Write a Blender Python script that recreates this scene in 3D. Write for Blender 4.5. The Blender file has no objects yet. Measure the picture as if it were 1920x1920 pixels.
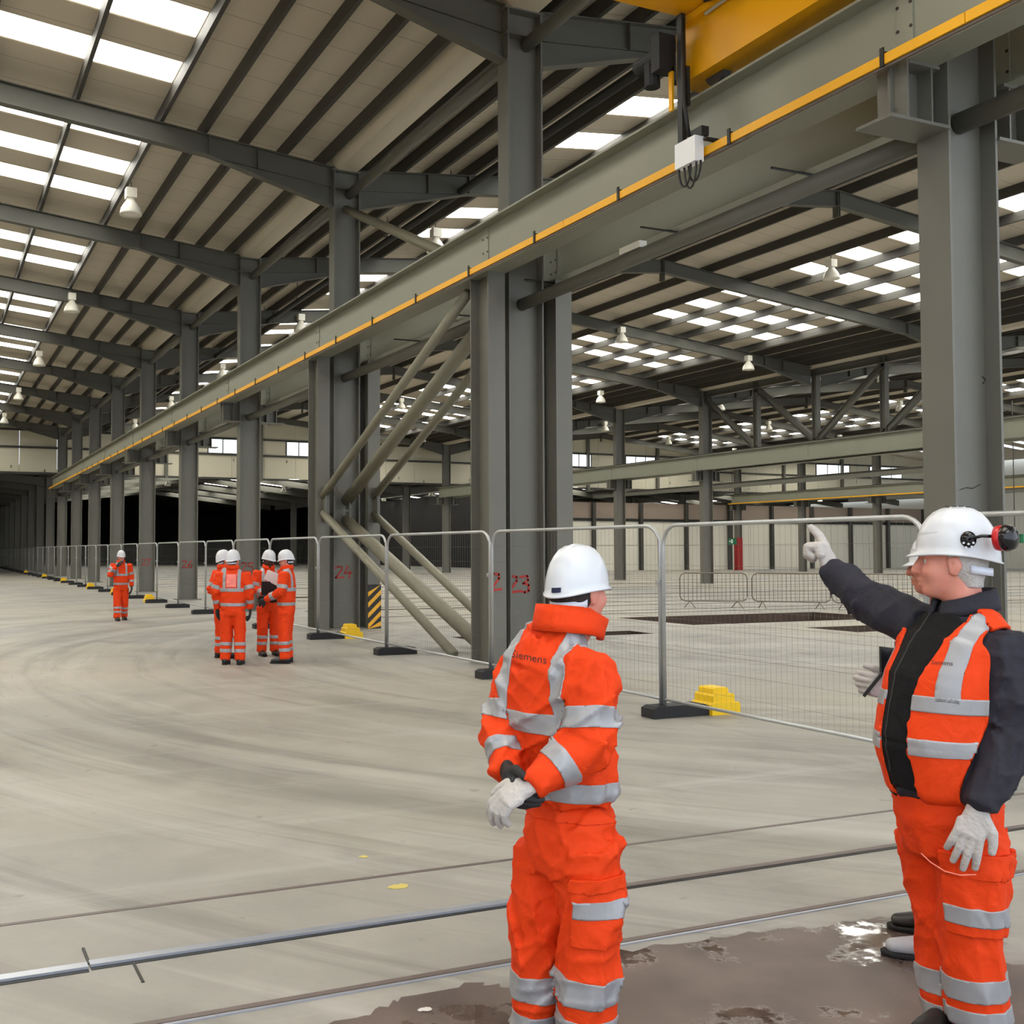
import bpy, bmesh, math, random
import numpy as np
from mathutils import Vector, Matrix
from mathutils.bvhtree import BVHTree

# ------------------------------------------------------------------ camera
F, PX, TH, PIT, CAMH = 1991.0, 715.0, 0.4043, 0.0369, 1.756
scene = bpy.context.scene
C = scene.collection
cam_d = bpy.data.cameras.new('camera')
cam = bpy.data.objects.new('camera', cam_d); C.objects.link(cam)
cam.location = (0, 0, CAMH)
cam.rotation_euler = (math.pi / 2 + PIT, 0, -TH)
cam_d.sensor_width = 36.0
cam_d.lens = F / 1920.0 * 36.0
cam_d.shift_x = (960.0 - PX) / 1920.0
cam_d.clip_start = 0.05; cam_d.clip_end = 600
scene.camera = cam
FW = Vector((math.sin(TH) * math.cos(PIT), math.cos(TH) * math.cos(PIT), math.sin(PIT)))
RT = Vector((math.cos(TH), -math.sin(TH), 0)); UP = RT.cross(FW)
CAMP = Vector((0, 0, CAMH))
def ray(x, y): return FW * F + RT * (x - PX) - UP * (y - 960)
def onX(x, y, X): d = ray(x, y); return CAMP + d * (X / d.x)
def onY(x, y, Y): d = ray(x, y); return CAMP + d * (Y / d.y)
def onZ(x, y, Z=0.0): d = ray(x, y); return CAMP + d * ((Z - CAMH) / d.z)
def at(x, y, depth): return CAMP + ray(x, y) * (depth / F)

# ------------------------------------------------------------------ light and exposure
w = bpy.data.worlds.new('sky'); scene.world = w; w.use_nodes = True
wn = w.node_tree.nodes; bgn = wn['Background']
bgn.inputs[0].default_value = (0.80, 0.89, 1.0, 1); bgn.inputs[1].default_value = WORLD_STRENGTH = 3.5
SKYLIGHT_STRENGTH = 14.0
scene.view_settings.view_transform = 'Standard'; scene.view_settings.look = 'None'
scene.view_settings.exposure = -0.66; scene.view_settings.gamma = 1.0
scene.view_settings.use_curve_mapping = False
scene.cycles.max_bounces = 5; scene.cycles.diffuse_bounces = 3; scene.cycles.glossy_bounces = 2
scene.cycles.use_adaptive_sampling = True; scene.cycles.adaptive_threshold = 0.1; scene.cycles.adaptive_min_samples = 12
scene.cycles.sample_clamp_indirect = 6.0
scene.cycles.caustics_reflective = False; scene.cycles.caustics_refractive = False

# ------------------------------------------------------------------ materials
def srgb(r, g, b):
    f = lambda c: (c / 255 / 12.92) if c / 255 <= 0.04045 else ((c / 255 + 0.055) / 1.055) ** 2.4
    return (f(r), f(g), f(b), 1)
def mat(name, col, rough=0.6, metal=0.0, noise=0.0, nscale=3.0, bump=0.0, bscale=30.0, spec=0.5, col2=None):
    m = bpy.data.materials.new(name); m.use_nodes = True
    nt = m.node_tree; b = nt.nodes['Principled BSDF']
    b.inputs['Base Color'].default_value = col
    b.inputs['Roughness'].default_value = rough; b.inputs['Metallic'].default_value = metal
    b.inputs['Specular IOR Level'].default_value = spec
    tc = nt.nodes.new('ShaderNodeTexCoord')
    if noise > 0:
        n = nt.nodes.new('ShaderNodeTexNoise'); n.inputs['Scale'].default_value = nscale; n.inputs['Detail'].default_value = 5
        nt.links.new(tc.outputs['Object'], n.inputs['Vector'])
        mx = nt.nodes.new('ShaderNodeMix'); mx.data_type = 'RGBA'
        c2 = col2 or tuple(c * (1 - noise) for c in col[:3]) + (1,)
        mx.inputs[6].default_value = tuple(min(1, c * (1 + noise * 0.5)) for c in col[:3]) + (1,) if col2 is None else col
        mx.inputs[7].default_value = c2
        nt.links.new(n.outputs['Fac'], mx.inputs[0]); nt.links.new(mx.outputs[2], b.inputs['Base Color'])
    if bump > 0:
        n = nt.nodes.new('ShaderNodeTexNoise'); n.inputs['Scale'].default_value = bscale; n.inputs['Detail'].default_value = 4
        nt.links.new(tc.outputs['Object'], n.inputs['Vector'])
        bp = nt.nodes.new('ShaderNodeBump'); bp.inputs['Strength'].default_value = bump; bp.inputs['Distance'].default_value = 0.02
        nt.links.new(n.outputs['Fac'], bp.inputs['Height']); nt.links.new(bp.outputs['Normal'], b.inputs['Normal'])
    return m
def emis(name, col, strength):
    m = bpy.data.materials.new(name); m.use_nodes = True; nt = m.node_tree
    b = nt.nodes['Principled BSDF']; b.inputs['Base Color'].default_value = (0.8, 0.8, 0.75, 1)
    b.inputs['Emission Color'].default_value = col; b.inputs['Emission Strength'].default_value = strength
    return m
M = {}
M['steel'] = mat('painted_steel', srgb(106, 104, 95), 0.5, noise=0.12, nscale=1.3)
M['beam'] = mat('skylit_beam_steel', srgb(142, 143, 128), 0.45, noise=0.08, nscale=1.0)  # lighter than the column steel: rooflight brightness put into the colour
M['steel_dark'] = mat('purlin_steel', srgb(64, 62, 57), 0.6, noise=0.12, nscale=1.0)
M['rafter'] = mat('rafter_steel', srgb(88, 87, 78), 0.5, noise=0.10, nscale=0.8)
M['roof'] = mat('roof_liner', srgb(208, 198, 180), 0.7, noise=0.10, nscale=0.35)
M['gutter'] = mat('gutter_metal', srgb(205, 195, 175), 0.45)
M['skylight'] = emis('skylight_sheet', (1.0, 0.98, 0.89, 1), SKYLIGHT_STRENGTH)
M['window'] = emis('window_daylight', (0.85, 0.95, 1.0, 1), 2.6)
M['yellow'] = mat('crane_yellow', srgb(236, 170, 10), 0.4, noise=0.12, nscale=2.0)
M['bar_yellow'] = mat('conductor_yellow', srgb(244, 178, 20), 0.45)
M['black'] = mat('black_rubber', srgb(30, 30, 33), 0.65, bump=0.2, bscale=60)
M['blacksteel'] = mat('black_steel', srgb(28, 27, 26), 0.5)
M['galv'] = mat('galvanised_tube', srgb(190, 192, 194), 0.35, metal=0.6, noise=0.15, nscale=8)
M['wire'] = mat('wire', srgb(112, 112, 108), 0.6)
M['block'] = mat('yellow_block', srgb(250, 205, 12), 0.5, noise=0.1, nscale=10)
M['cladding'] = mat('wall_cladding', srgb(214, 208, 186), 0.7, noise=0.06, nscale=0.4)
M['whitewall'] = mat('white_cladding', srgb(224, 220, 206), 0.6, noise=0.05, nscale=0.3)
M['shadewall'] = mat('shade_wall', srgb(40, 38, 36), 0.9)  # near-black colour stands in for the unlit depth of the low hall
M['brownwall'] = mat('brown_wall', srgb(150, 134, 122), 0.8)
M['red'] = mat('red_paint', srgb(150, 22, 24), 0.5)
M['redspray'] = mat('red_spray', srgb(176, 44, 36), 0.7)
M['lampwhite'] = mat('lamp_white', srgb(240, 236, 222), 0.35)
M['lampglass'] = mat('lamp_lens', srgb(225, 220, 205), 0.15)
M['green'] = mat('sign_green', srgb(20, 120, 80), 0.5)
M['white'] = mat('white_plastic', srgb(238, 240, 242), 0.3)
M['greybox'] = mat('grey_box', srgb(205, 205, 200), 0.45)
M['brace'] = mat('brace_tube', srgb(132, 128, 110), 0.5, noise=0.2, nscale=2.5)
M['hazard_black'] = mat('hazard_black', srgb(26, 26, 26), 0.6)
M['pit'] = mat('pit_concrete', srgb(78, 62, 52), 0.9, noise=0.3, nscale=3)
M['rust'] = mat('rail_steel', srgb(104, 92, 88), 0.5, noise=0.3, nscale=6)
M['railbright'] = mat('worn_rail', srgb(176, 180, 190), 0.32, metal=0.5, noise=0.15, nscale=9)
M['barrier'] = mat('barrier_tube', srgb(120, 112, 100), 0.5, metal=0.3)

# ------------------------------------------------------------------ mesh helpers
class MB:
    def __init__(s): s.v = []; s.f = []
    def add(s, vs, fs):
        o = len(s.v); s.v += [tuple(v) for v in vs]; s.f += [tuple(i + o for i in f) for f in fs]; return s
    def box(s, x0, x1, y0, y1, z0, z1):
        return s.add([(x0,y0,z0),(x1,y0,z0),(x1,y1,z0),(x0,y1,z0),(x0,y0,z1),(x1,y0,z1),(x1,y1,z1),(x0,y1,z1)],
                     [(3,2,1,0),(4,5,6,7),(0,1,5,4),(1,2,6,5),(2,3,7,6),(3,0,4,7)])
    def prof(s, pts, p0, p1, u, v, cap=True):
        """extrude a closed profile (list of (a,b)) from p0 to p1; a along u, b along v"""
        p0, p1, u, v = map(Vector, (p0, p1, u, v)); n = len(pts)
        vs = [p0 + u * a + v * b for a, b in pts] + [p1 + u * a + v * b for a, b in pts]
        fs = [(i, (i + 1) % n, n + (i + 1) % n, n + i) for i in range(n)]
        if cap: fs += [tuple(range(n))[::-1], tuple(range(n, 2 * n))]
        return s.add(vs, fs)
    def isec(s, p0, p1, depth, width, tf=0.025, tw=0.016, dv=(0, 0, 1)):
        """I-section: depth measured along dv, flanges across"""
        p0, p1 = Vector(p0), Vector(p1); ax = (p1 - p0).normalized(); dv = Vector(dv)
        dv = (dv - ax * dv.dot(ax)).normalized(); wv = ax.cross(dv)
        d, h, t = depth / 2, width / 2, tw / 2
        pts = [(-h,-d),(h,-d),(h,-d+tf),(t,-d+tf),(t,d-tf),(h,d-tf),(h,d),(-h,d),(-h,d-tf),(-t,d-tf),(-t,-d+tf),(-h,-d+tf)]
        return s.prof(pts, p0, p1, wv, dv)
    def tube(s, pts, r, n=8, cap=True, r1=None):
        pts = [Vector(p) for p in pts]; rings = []
        m = len(pts)
        for i, p in enumerate(pts):
            a = (pts[min(i + 1, m - 1)] - pts[max(i - 1, 0)]).normalized()
            ref = Vector((0, 0, 1)) if abs(a.z) < 0.9 else Vector((1, 0, 0))
            u = a.cross(ref).normalized(); vv = a.cross(u)
            rr = r if r1 is None else r + (r1 - r) * i / (m - 1)
            rings.append([p + u * math.cos(2*math.pi*k/n) * rr + vv * math.sin(2*math.pi*k/n) * rr for k in range(n)])
        vs = [q for rg in rings for q in rg]
        fs = [(i*n+k, i*n+(k+1)%n, (i+1)*n+(k+1)%n, (i+1)*n+k) for i in range(m-1) for k in range(n)]
        if cap: fs += [tuple(range(n))[::-1], tuple(range((m-1)*n, m*n))]
        return s.add(vs, fs)
    def lathe(s, prof, n=16, c=(0, 0, 0)):
        c = Vector(c); m = len(prof)
        vs = [c + Vector((r*math.cos(2*math.pi*k/n), r*math.sin(2*math.pi*k/n), z)) for r, z in prof for k in range(n)]
        fs = [(i*n+k, i*n+(k+1)%n, (i+1)*n+(k+1)%n, (i+1)*n+k) for i in range(m-1) for k in range(n)]
        return s.add(vs, fs)
    def mesh(s, name, m, smooth=False, fix=True):
        me = bpy.data.meshes.new(name); me.from_pydata([tuple(v) for v in s.v], [], s.f)
        if fix:
            bm = bmesh.new(); bm.from_mesh(me); bmesh.ops.recalc_face_normals(bm, faces=bm.faces); bm.to_mesh(me); bm.free()
        if m: me.materials.append(M[m] if isinstance(m, str) else m)
        if smooth: me.polygons.foreach_set('use_smooth', [True] * len(me.polygons))
        me.update(); return me
    def build(s, name, m, parent=None, smooth=False, kind=None):
        return link(name, s.mesh(name, m, smooth), parent, kind)
def link(name, me, parent=None, kind=None, loc=None):
    o = bpy.data.objects.new(name, me); C.objects.link(o)
    if parent: o.parent = parent
    if loc is not None: o.location = loc
    if kind: o['kind'] = kind
    return o
def empty(name, loc=(0, 0, 0), label=None, cat=None, group=None, kind=None):
    o = bpy.data.objects.new(name, None); C.objects.link(o); o.location = loc; o.empty_display_size = 0.2
    return tag(o, label, cat, group, kind)
def tag(o, label=None, cat=None, group=None, kind=None):
    if label: o['label'] = label
    if cat: o['category'] = cat
    if group: o['group'] = group
    if kind: o['kind'] = kind
    return o
def copy_tree(o, loc=None, parent=None):
    c = o.copy(); C.objects.link(c); c.parent = parent
    if loc is not None: c.location = loc
    for ch in list(o.children): copy_tree(ch, None, c)
    return c
ORD = ['zeroth','first','second','third','fourth','fifth','sixth','seventh','eighth','ninth','tenth','eleventh','twelfth','thirteenth','fourteenth','fifteenth','sixteenth','seventeenth','eighteenth','nineteenth','twentieth'] + \
      ['twenty-' + x for x in ('first','second','third','fourth','fifth','sixth','seventh','eighth','ninth')] + ['thirtieth'] + ['thirty-' + x for x in ('first','second','third','fourth','fifth','sixth','seventh','eighth','ninth')]
# ------------------------------------------------------------------ grid of the hall
BAY, X0, COLD, COLB = 7.876, 8.43, 0.64, 0.33
XL = [8.75, 39.05, 69.35, 99.65]           # column lines (valleys)
def YK(k): return 14.887 + BAY * (k - 23) - COLB / 2   # centre of frame k (22 = nearest in view)
YEND = 79.9                                # gable end wall of the tall hall
RIDGES = [-6.4, 23.9, 54.2, 84.5]
SL = (12.10 - 10.52) / 15.15               # roof slope
def ztop(X):                               # top of rafters
    r = min(RIDGES, key=lambda a: abs(a - X)); return 12.10 - SL * abs(X - r)
PD = [0.55, 1.45, 2.35, 3.3, 4.25, 6.0, 7.75, 9.5, 11.25, 13.0, 14.7]   # purlin distances from a valley
slopes = []                                # (valley X, direction away from the valley)
for v in XL:
    slopes += [(v, -1), (v, 1)]
slopes = [(-21.55, 1)] + [s for s in slopes if s[0] + s[1] * 15.15 < 90]

# ------------------------------------------------------------------ floor with pits
floor = empty('floor', kind='structure')
def floor_material():
    m = bpy.data.materials.new('worn_concrete'); m.use_nodes = True; nt = m.node_tree; L = nt.links
    b = nt.nodes['Principled BSDF']; tc = nt.nodes.new('ShaderNodeTexCoord')
    def noise(scale, detail=6, rough=0.6, sc=(1, 1, 1), rot=0.0):
        mp = nt.nodes.new('ShaderNodeMapping'); mp.inputs['Scale'].default_value = sc; mp.inputs['Rotation'].default_value = (0, 0, rot)
        n = nt.nodes.new('ShaderNodeTexNoise'); n.inputs['Scale'].default_value = scale; n.inputs['Detail'].default_value = detail; n.inputs['Roughness'].default_value = rough
        L.new(tc.outputs['Object'], mp.inputs[0]); L.new(mp.outputs[0], n.inputs['Vector']); return n.outputs['Fac']
    def ramp(fac, a, c, ca, cb):
        r = nt.nodes.new('ShaderNodeValToRGB'); r.color_ramp.elements[0].position = a; r.color_ramp.elements[1].position = c
        r.color_ramp.elements[0].color = ca; r.color_ramp.elements[1].color = cb; L.new(fac, r.inputs[0]); return r.outputs[0]
    def mix(f, a, c, mode='MIX'):
        x = nt.nodes.new('ShaderNodeMix'); x.data_type = 'RGBA'; x.blend_type = mode
        for sck, val in ((x.inputs[0], f), (x.inputs[6], a), (x.inputs[7], c)):
            if hasattr(val, 'is_output') or hasattr(val, 'links'): L.new(val, sck)
            else: sck.default_value = val
        return x.outputs[2]
    g = ramp(noise(0.35, 8), 0.32, 0.70, srgb(152, 150, 145), srgb(186, 182, 172))
    g = mix(0.5, g, ramp(noise(1.6, 8, 0.7), 0.3, 0.7, srgb(142, 140, 136), srgb(192, 188, 178)))
    d = ramp(noise(0.09, 3, 0.5), 0.42, 0.62, (0, 0, 0, 1), (1, 1, 1, 1))
    g = mix(d, g, mix(0.5, g, srgb(200, 188, 162)))
    # tyre tracks sweeping round from the aisle towards the right: polar coordinates about a turning centre
    vs_ = nt.nodes.new('ShaderNodeVectorMath'); vs_.operation = 'SUBTRACT'; vs_.inputs[1].default_value = (14.5, 15.0, 0); L.new(tc.outputs['Object'], vs_.inputs[0])
    ln = nt.nodes.new('ShaderNodeVectorMath'); ln.operation = 'LENGTH'; L.new(vs_.outputs[0], ln.inputs[0])
    sx = nt.nodes.new('ShaderNodeSeparateXYZ'); L.new(vs_.outputs[0], sx.inputs[0])
    an = nt.nodes.new('ShaderNodeMath'); an.operation = 'ARCTAN2'; L.new(sx.outputs['Y'], an.inputs[0]); L.new(sx.outputs['X'], an.inputs[1])
    ab = nt.nodes.new('ShaderNodeMath'); ab.operation = 'ABSOLUTE'; L.new(an.outputs[0], ab.inputs[0])
    cb_ = nt.nodes.new('ShaderNodeCombineXYZ'); L.new(ln.outputs['Value'], cb_.inputs[0]); L.new(ab.outputs[0], cb_.inputs[1])
    def arc(sc_, off):
        mp = nt.nodes.new('ShaderNodeMapping'); mp.inputs['Scale'].default_value = sc_; mp.inputs['Location'].default_value = off
        n = nt.nodes.new('ShaderNodeTexNoise'); n.inputs['Scale'].default_value = 1.0; n.inputs['Detail'].default_value = 5; n.inputs['Roughness'].default_value = .62; n.inputs['Distortion'].default_value = .5
        L.new(cb_.outputs[0], mp.inputs[0]); L.new(mp.outputs[0], n.inputs['Vector']); return n.outputs['Fac']
    for sc_, off, lo_, hi_, amt, col in (((1.1, 1.6, 1), (0, 0, 0), .53, .68, .42, srgb(104, 100, 96)), ((4.5, 2.2, 1), (3, 1, 0), .55, .70, .34, srgb(98, 93, 90)), ((.8, 1.2, 1), (7, 5, 0), .54, .70, .5, srgb(212, 208, 200)), ((2.6, 3.0, 1), (1, 9, 0), .56, .70, .4, srgb(206, 202, 194))):
        st = ramp(arc(sc_, off), lo_, hi_, (0, 0, 0, 1), (1, 1, 1, 1)); g = mix(st, g, mix(amt, g, col))
    st = ramp(noise(1.0, 5, 0.6, (.10, 2.4, 1), .06), .56, .70, (0, 0, 0, 1), (1, 1, 1, 1)); g = mix(st, g, mix(.35, g, srgb(206, 203, 198)))
    bl = ramp(noise(0.7, 7, 0.65, (1, .6, 1), .5), .54, .66, (0, 0, 0, 1), (1, 1, 1, 1)); g = mix(bl, g, mix(.28, g, srgb(112, 106, 100)))
    sp = ramp(noise(5.5, 2, 0.5), 0.70, 0.76, (0, 0, 0, 1), (1, 1, 1, 1)); g = mix(sp, g, mix(0.35, g, srgb(100, 92, 84)))
    g = mix(1.0, g, (0.70, 0.70, 0.71, 1), 'MULTIPLY')
    L.new(g, b.inputs['Base Color'])
    rr = ramp(noise(0.8, 6), 0.3, 0.7, (0.42, 0.42, 0.42, 1), (0.75, 0.75, 0.75, 1)); L.new(rr, b.inputs['Roughness'])
    bp = nt.nodes.new('ShaderNodeBump'); bp.inputs['Strength'].default_value = 0.12; bp.inputs['Distance'].default_value = 0.01
    L.new(noise(14, 6, 0.7), bp.inputs['Height']); L.new(bp.outputs[0], b.inputs['Normal'])
    return m
M['floor'] = floor_material()
# pits: (x0, x1, y0, y1, depth)
PITS = [(16.8, 23.6, 20.4, 23.4, 0.9), (18.6, 22.6, 17.2, 18.7, 0.9), (9.9, 14.3, 18.6, 19.5, 0.6), (10.2, 18.0, 29.2, 29.6, 0.6), (9.8, 14.5, 38.0, 39.0, 0.6)]
xs = sorted(set([-22.0, 125.0] + [q for p in PITS for q in p[:2]])); ys = sorted(set([-8.0, 180.0] + [q for p in PITS for q in p[2:4]]))
fm = MB()
for i in range(len(xs) - 1):
    for j in range(len(ys) - 1):
        cx, cy = (xs[i] + xs[i+1]) / 2, (ys[j] + ys[j+1]) / 2
        if any(p[0] < cx < p[1] and p[2] < cy < p[3] for p in PITS): continue
        fm.add([(xs[i], ys[j], 0), (xs[i+1], ys[j], 0), (xs[i+1], ys[j+1], 0), (xs[i], ys[j+1], 0)], [(0, 1, 2, 3)])
fl = fm.build('slab', 'floor', floor)
for a, b_, c_, d_, e in PITS:
    pm = MB()
    pm.add([(a,c_,0),(b_,c_,0),(b_,d_,0),(a,d_,0),(a,c_,-e),(b_,c_,-e),(b_,d_,-e),(a,d_,-e)], [(0,1,5,4),(1,2,6,5),(2,3,7,6),(3,0,4,7),(4,5,6,7)])
    pm.build('pit', 'pit', floor)
# flush rails and joints across the near floor (running across the hall)
def strip(name, m, y0, y1, xa, xb, z=0.006, skew=0.0):
    q = MB(); q.add([(xa,y0,-0.004),(xb,y0+skew,-0.004),(xb,y1+skew,-0.004),(xa,y1,-0.004),(xa,y0,z),(xb,y0+skew,z),(xb,y1+skew,z),(xa,y1,z)],
                    [(3,2,1,0),(4,5,6,7),(0,1,5,4),(1,2,6,5),(2,3,7,6),(3,0,4,7)])
    return q.build(name, m, floor)
strip('rail', 'railbright', 4.66, 4.715, 0.66, 2.9, 0.014)
strip('rail', 'railbright', 4.645, 4.70, -6, 0.65, 0.014)
strip('rail', 'rust', 4.655, 4.70, 2.9, 8.0, 0.008)
strip('rail_groove', 'blacksteel', 4.632, 4.66, 0.66, 6.9, 0.003)
strip('rail_groove', 'blacksteel', 4.617, 4.645, -6, 0.65, 0.003)
strip('floor_joint', 'rust', 5.37, 5.40, -6, 8.0, 0.003, -0.08)
strip('floor_edge', 'rust', 4.00, 4.035, -6, 7.4, 0.005, 0.02)
strip('floor_edge', 'railbright', 3.975, 3.99, -6, 7.4, 0.006, 0.02)
strip('floor_joint', 'blacksteel', 4.42, 4.64, 0.83, 0.842, 0.004)
strip('floor_joint', 'blacksteel', 4.70, 4.90, 0.655, 0.668, 0.004)
# rails and trench covers in the far bays
rnd = random.Random(4)
for yy in (24.9, 26.0, 28.6, 30.4, 33.2, 35.6, 36.2, 40.5, 43.0, 47.3, 48.2, 53.0, 56.5, 61.0, 66.0, 70.5, 75.0):
    xa = 10.2 + rnd.random() * 6; strip('trench_cover', 'rust', yy, yy + 0.10 + rnd.random() * 0.14, xa, xa + 26 + rnd.random() * 30, 0.01, rnd.uniform(-0.5, 0.5))
for xx, y0, y1 in ((12.2, 9, 60), (17.9, 10, 60), (25.2, 12, 60), (33.0, 12, 70)):
    q = MB().box(xx, xx + 0.03, y0, y1, -0.002, 0.003); q.build('floor_joint', 'rust', floor)

# ------------------------------------------------------------------ roof
ceiling = empty('ceiling', (0, 0, 0), kind='structure')
YS0, YS1 = -7.0, YEND
def zsheet(X): return ztop(X) + 0.30
FR = [21, 22, 23, 24, 25, 26, 27, 28, 29, 30, 31]
SKY_D = (4.30, 11.20)
SKYW = 1.04
sky_rows = []
for k in range(20, 31):
    for t in (0.225, 0.5, 0.765):
        yc = YK(k) + BAY * t
        if yc > YS0 + 1 and yc < YEND - 1: sky_rows.append(yc)
def sheet_mesh(v, sgn):
    """roof liner of one slope with real openings for the rooflights"""
    mb = MB(); ds = [0.38, SKY_D[0], SKY_D[1], 15.15]
    ycuts = [YS0]
    for yc in sky_rows: ycuts += [yc - SKYW / 2, yc + SKYW / 2]
    ycuts.append(YS1)
    for i in range(3):
        xa, xb = v + sgn * ds[i], v + sgn * ds[i + 1]; za, zb = zsheet(xa), zsheet(xb)
        segs = [(YS0, YS1)] if i != 1 else [(ycuts[j], ycuts[j + 1]) for j in range(0, len(ycuts), 2)]
        for a, b_ in segs:
            mb.add([(xa, a, za), (xb, a, zb), (xb, b_, zb), (xa, b_, za)], [(0, 1, 2, 3)])
            mb.add([(xa, a, za + 0.08), (xb, a, zb + 0.08), (xb, b_, zb + 0.08), (xa, b_, za + 0.08)], [(0, 1, 2, 3)])
    return mb
def roof_material():
    m = M['roof']; nt = m.node_tree; L = nt.links; b = nt.nodes['Principled BSDF']
    tc = nt.nodes['Texture Coordinate']; sx = nt.nodes.new('ShaderNodeSeparateXYZ'); L.new(tc.outputs['Object'], sx.inputs[0])
    mm = nt.nodes.new('ShaderNodeMath'); mm.operation = 'PINGPONG'; mm.inputs[1].default_value = 0.5; L.new(sx.outputs['Y'], mm.inputs[0])
    g = nt.nodes.new('ShaderNodeMath'); g.operation = 'LESS_THAN'; g.inputs[1].default_value = 0.012; L.new(mm.outputs[0], g.inputs[0])
    src = b.inputs['Base Color'].links[0].from_socket
    mx = nt.nodes.new('ShaderNodeMix'); mx.data_type = 'RGBA'; L.new(g.outputs[0], mx.inputs[0]); L.new(src, mx.inputs[6])
    mx.inputs[7].default_value = srgb(164, 155, 138); L.new(mx.outputs[2], b.inputs['Base Color'])
roof_material()
for v, sgn in slopes:
    sheet_mesh(v, sgn).build('roof_sheet', 'roof', ceiling)
# rooflights
nsky = 0
for v, sgn in slopes:
    if v >= 99: continue
    xa, xb = v + sgn * SKY_D[0], v + sgn * SKY_D[1]
    sm = MB(); za, zb = zsheet(xa) + 0.03, zsheet(xb) + 0.03
    sm.add([(xa, -SKYW/2, za), (xb, -SKYW/2, zb), (xb, SKYW/2, zb), (xa, SKYW/2, za), (xa, -SKYW/2, za + .03), (xb, -SKYW/2, zb + .03), (xb, SKYW/2, zb + .03), (xa, SKYW/2, za + .03)],
           [(3,2,1,0),(4,5,6,7),(0,1,5,4),(1,2,6,5),(2,3,7,6),(3,0,4,7)])
    me = sm.mesh('rooflight', 'skylight')
    for yc in sky_rows:
        if v > 60 and yc < 20: continue
        link('rooflight', me, ceiling, loc=(0, yc, 0)); nsky += 1
# purlins
pprof = [(-0.04, 0.145), (-0.04, -0.14), (0.045, -0.14), (0.045, -0.12), (-0.02, -0.12), (-0.02, 0.145)]
pl = MB().prof(pprof, (0, YS0, 0), (0, YS1, 0), (1, 0, 0), (0, 0, 1)).mesh('purlin', 'steel_dark')
for v, sgn in slopes:
    if v >= 99: continue
    for d in PD:
        X = v + sgn * d
        o = link('purlin', pl, ceiling, loc=(X, 0, ztop(X) + 0.145))
# gutters in the valleys
for v in XL[:3]:
    gp = [(-0.42, 0.30), (-0.24, -0.02), (0.24, -0.02), (0.42, 0.30), (0.42, 0.34), (0.22, 0.02), (-0.22, 0.02), (-0.42, 0.34)]
    MB().prof(gp, (v, YS0, 10.50), (v, YS1, 10.50), (1, 0, 0), (0, 0, 1)).build('gutter', 'gutter', ceiling)
# rafters: one piece from column to ridge, with a haunch at the column
def rafter_mesh(v, sgn):
    mb = MB(); n = 0.11; t = 0.02
    xs_ = [0.32, 3.2, 15.15]; bot = [9.93, None, None]
    pts = []
    for i, d in enumerate(xs_):
        X = v + sgn * d; zt = ztop(X); zb = zt - (0.92 if i == 0 else 0.46); pts.append((X, zt, zb))
    for (xa, ta, ba), (xb, tb, bb) in zip(pts[:-1], pts[1:]):
        for z0, z1, zz0, zz1, hw in ((ta - t, ta, tb - t, tb, n), (ba, ba + t, bb, bb + t, n), (ba + t, ta - t, bb + t, tb - t, 0.008)):
            mb.add([(xa,-hw,z0),(xb,-hw,zz0),(xb,hw,zz0),(xa,hw,z0),(xa,-hw,z1),(xb,-hw,zz1),(xb,hw,zz1),(xa,hw,z1)],
                   [(3,2,1,0),(4,5,6,7),(0,1,5,4),(1,2,6,5),(2,3,7,6),(3,0,4,7)])
    # middle flange along the haunch and two stiffeners
    (xa, ta, ba), (xb, tb, bb) = pts[0], pts[1]
    za, zb_ = ta - 0.46, tb - 0.46
    mb.add([(xa,-.05,za),(xb,-.05,zb_),(xb,.05,zb_),(xa,.05,za),(xa,-.05,za+.015),(xb,-.05,zb_+.015),(xb,.05,zb_+.015),(xa,.05,za+.015)],
           [(3,2,1,0),(4,5,6,7),(0,1,5,4),(1,2,6,5),(2,3,7,6),(3,0,4,7)])
    for d in (2.1, 3.2, 15.12):
        X = v + sgn * d; zt = ztop(X); mb.box(X - .008, X + .008, -n, n, zt - (0.75 if d > 15 else 0.47), zt - .01)
    return mb
for v, sgn in slopes:
    if v >= 99: continue
    me = rafter_mesh(v, sgn).mesh('rafter', 'rafter')
    for k in FR:
        if v > 60 and k < 24: continue
        link('rafter', me, ceiling, loc=(0, YK(k), 0))
# black service pipe slung under the roof, with hangers
pp = MB().tube([(11.75, -6, 10.45), (11.75, 79, 10.45)], 0.10, 10)
pipe = pp.build('service_pipe', 'blacksteel', None, True); tag(pipe, 'long black service pipe slung under the roof beyond the front columns', 'pipe')
for i in range(20):
    q = MB().tube([(0, 0, 0.08), (0, 0, 0.75)], 0.012, 5); q.box(-.13, .13, -.02, .02, 0.10, 0.12)
    h = q.build('pipe_hanger', 'steel_dark', pipe); h.location = (11.75, 3.4 + i * 3.94, 10.45)

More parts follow.
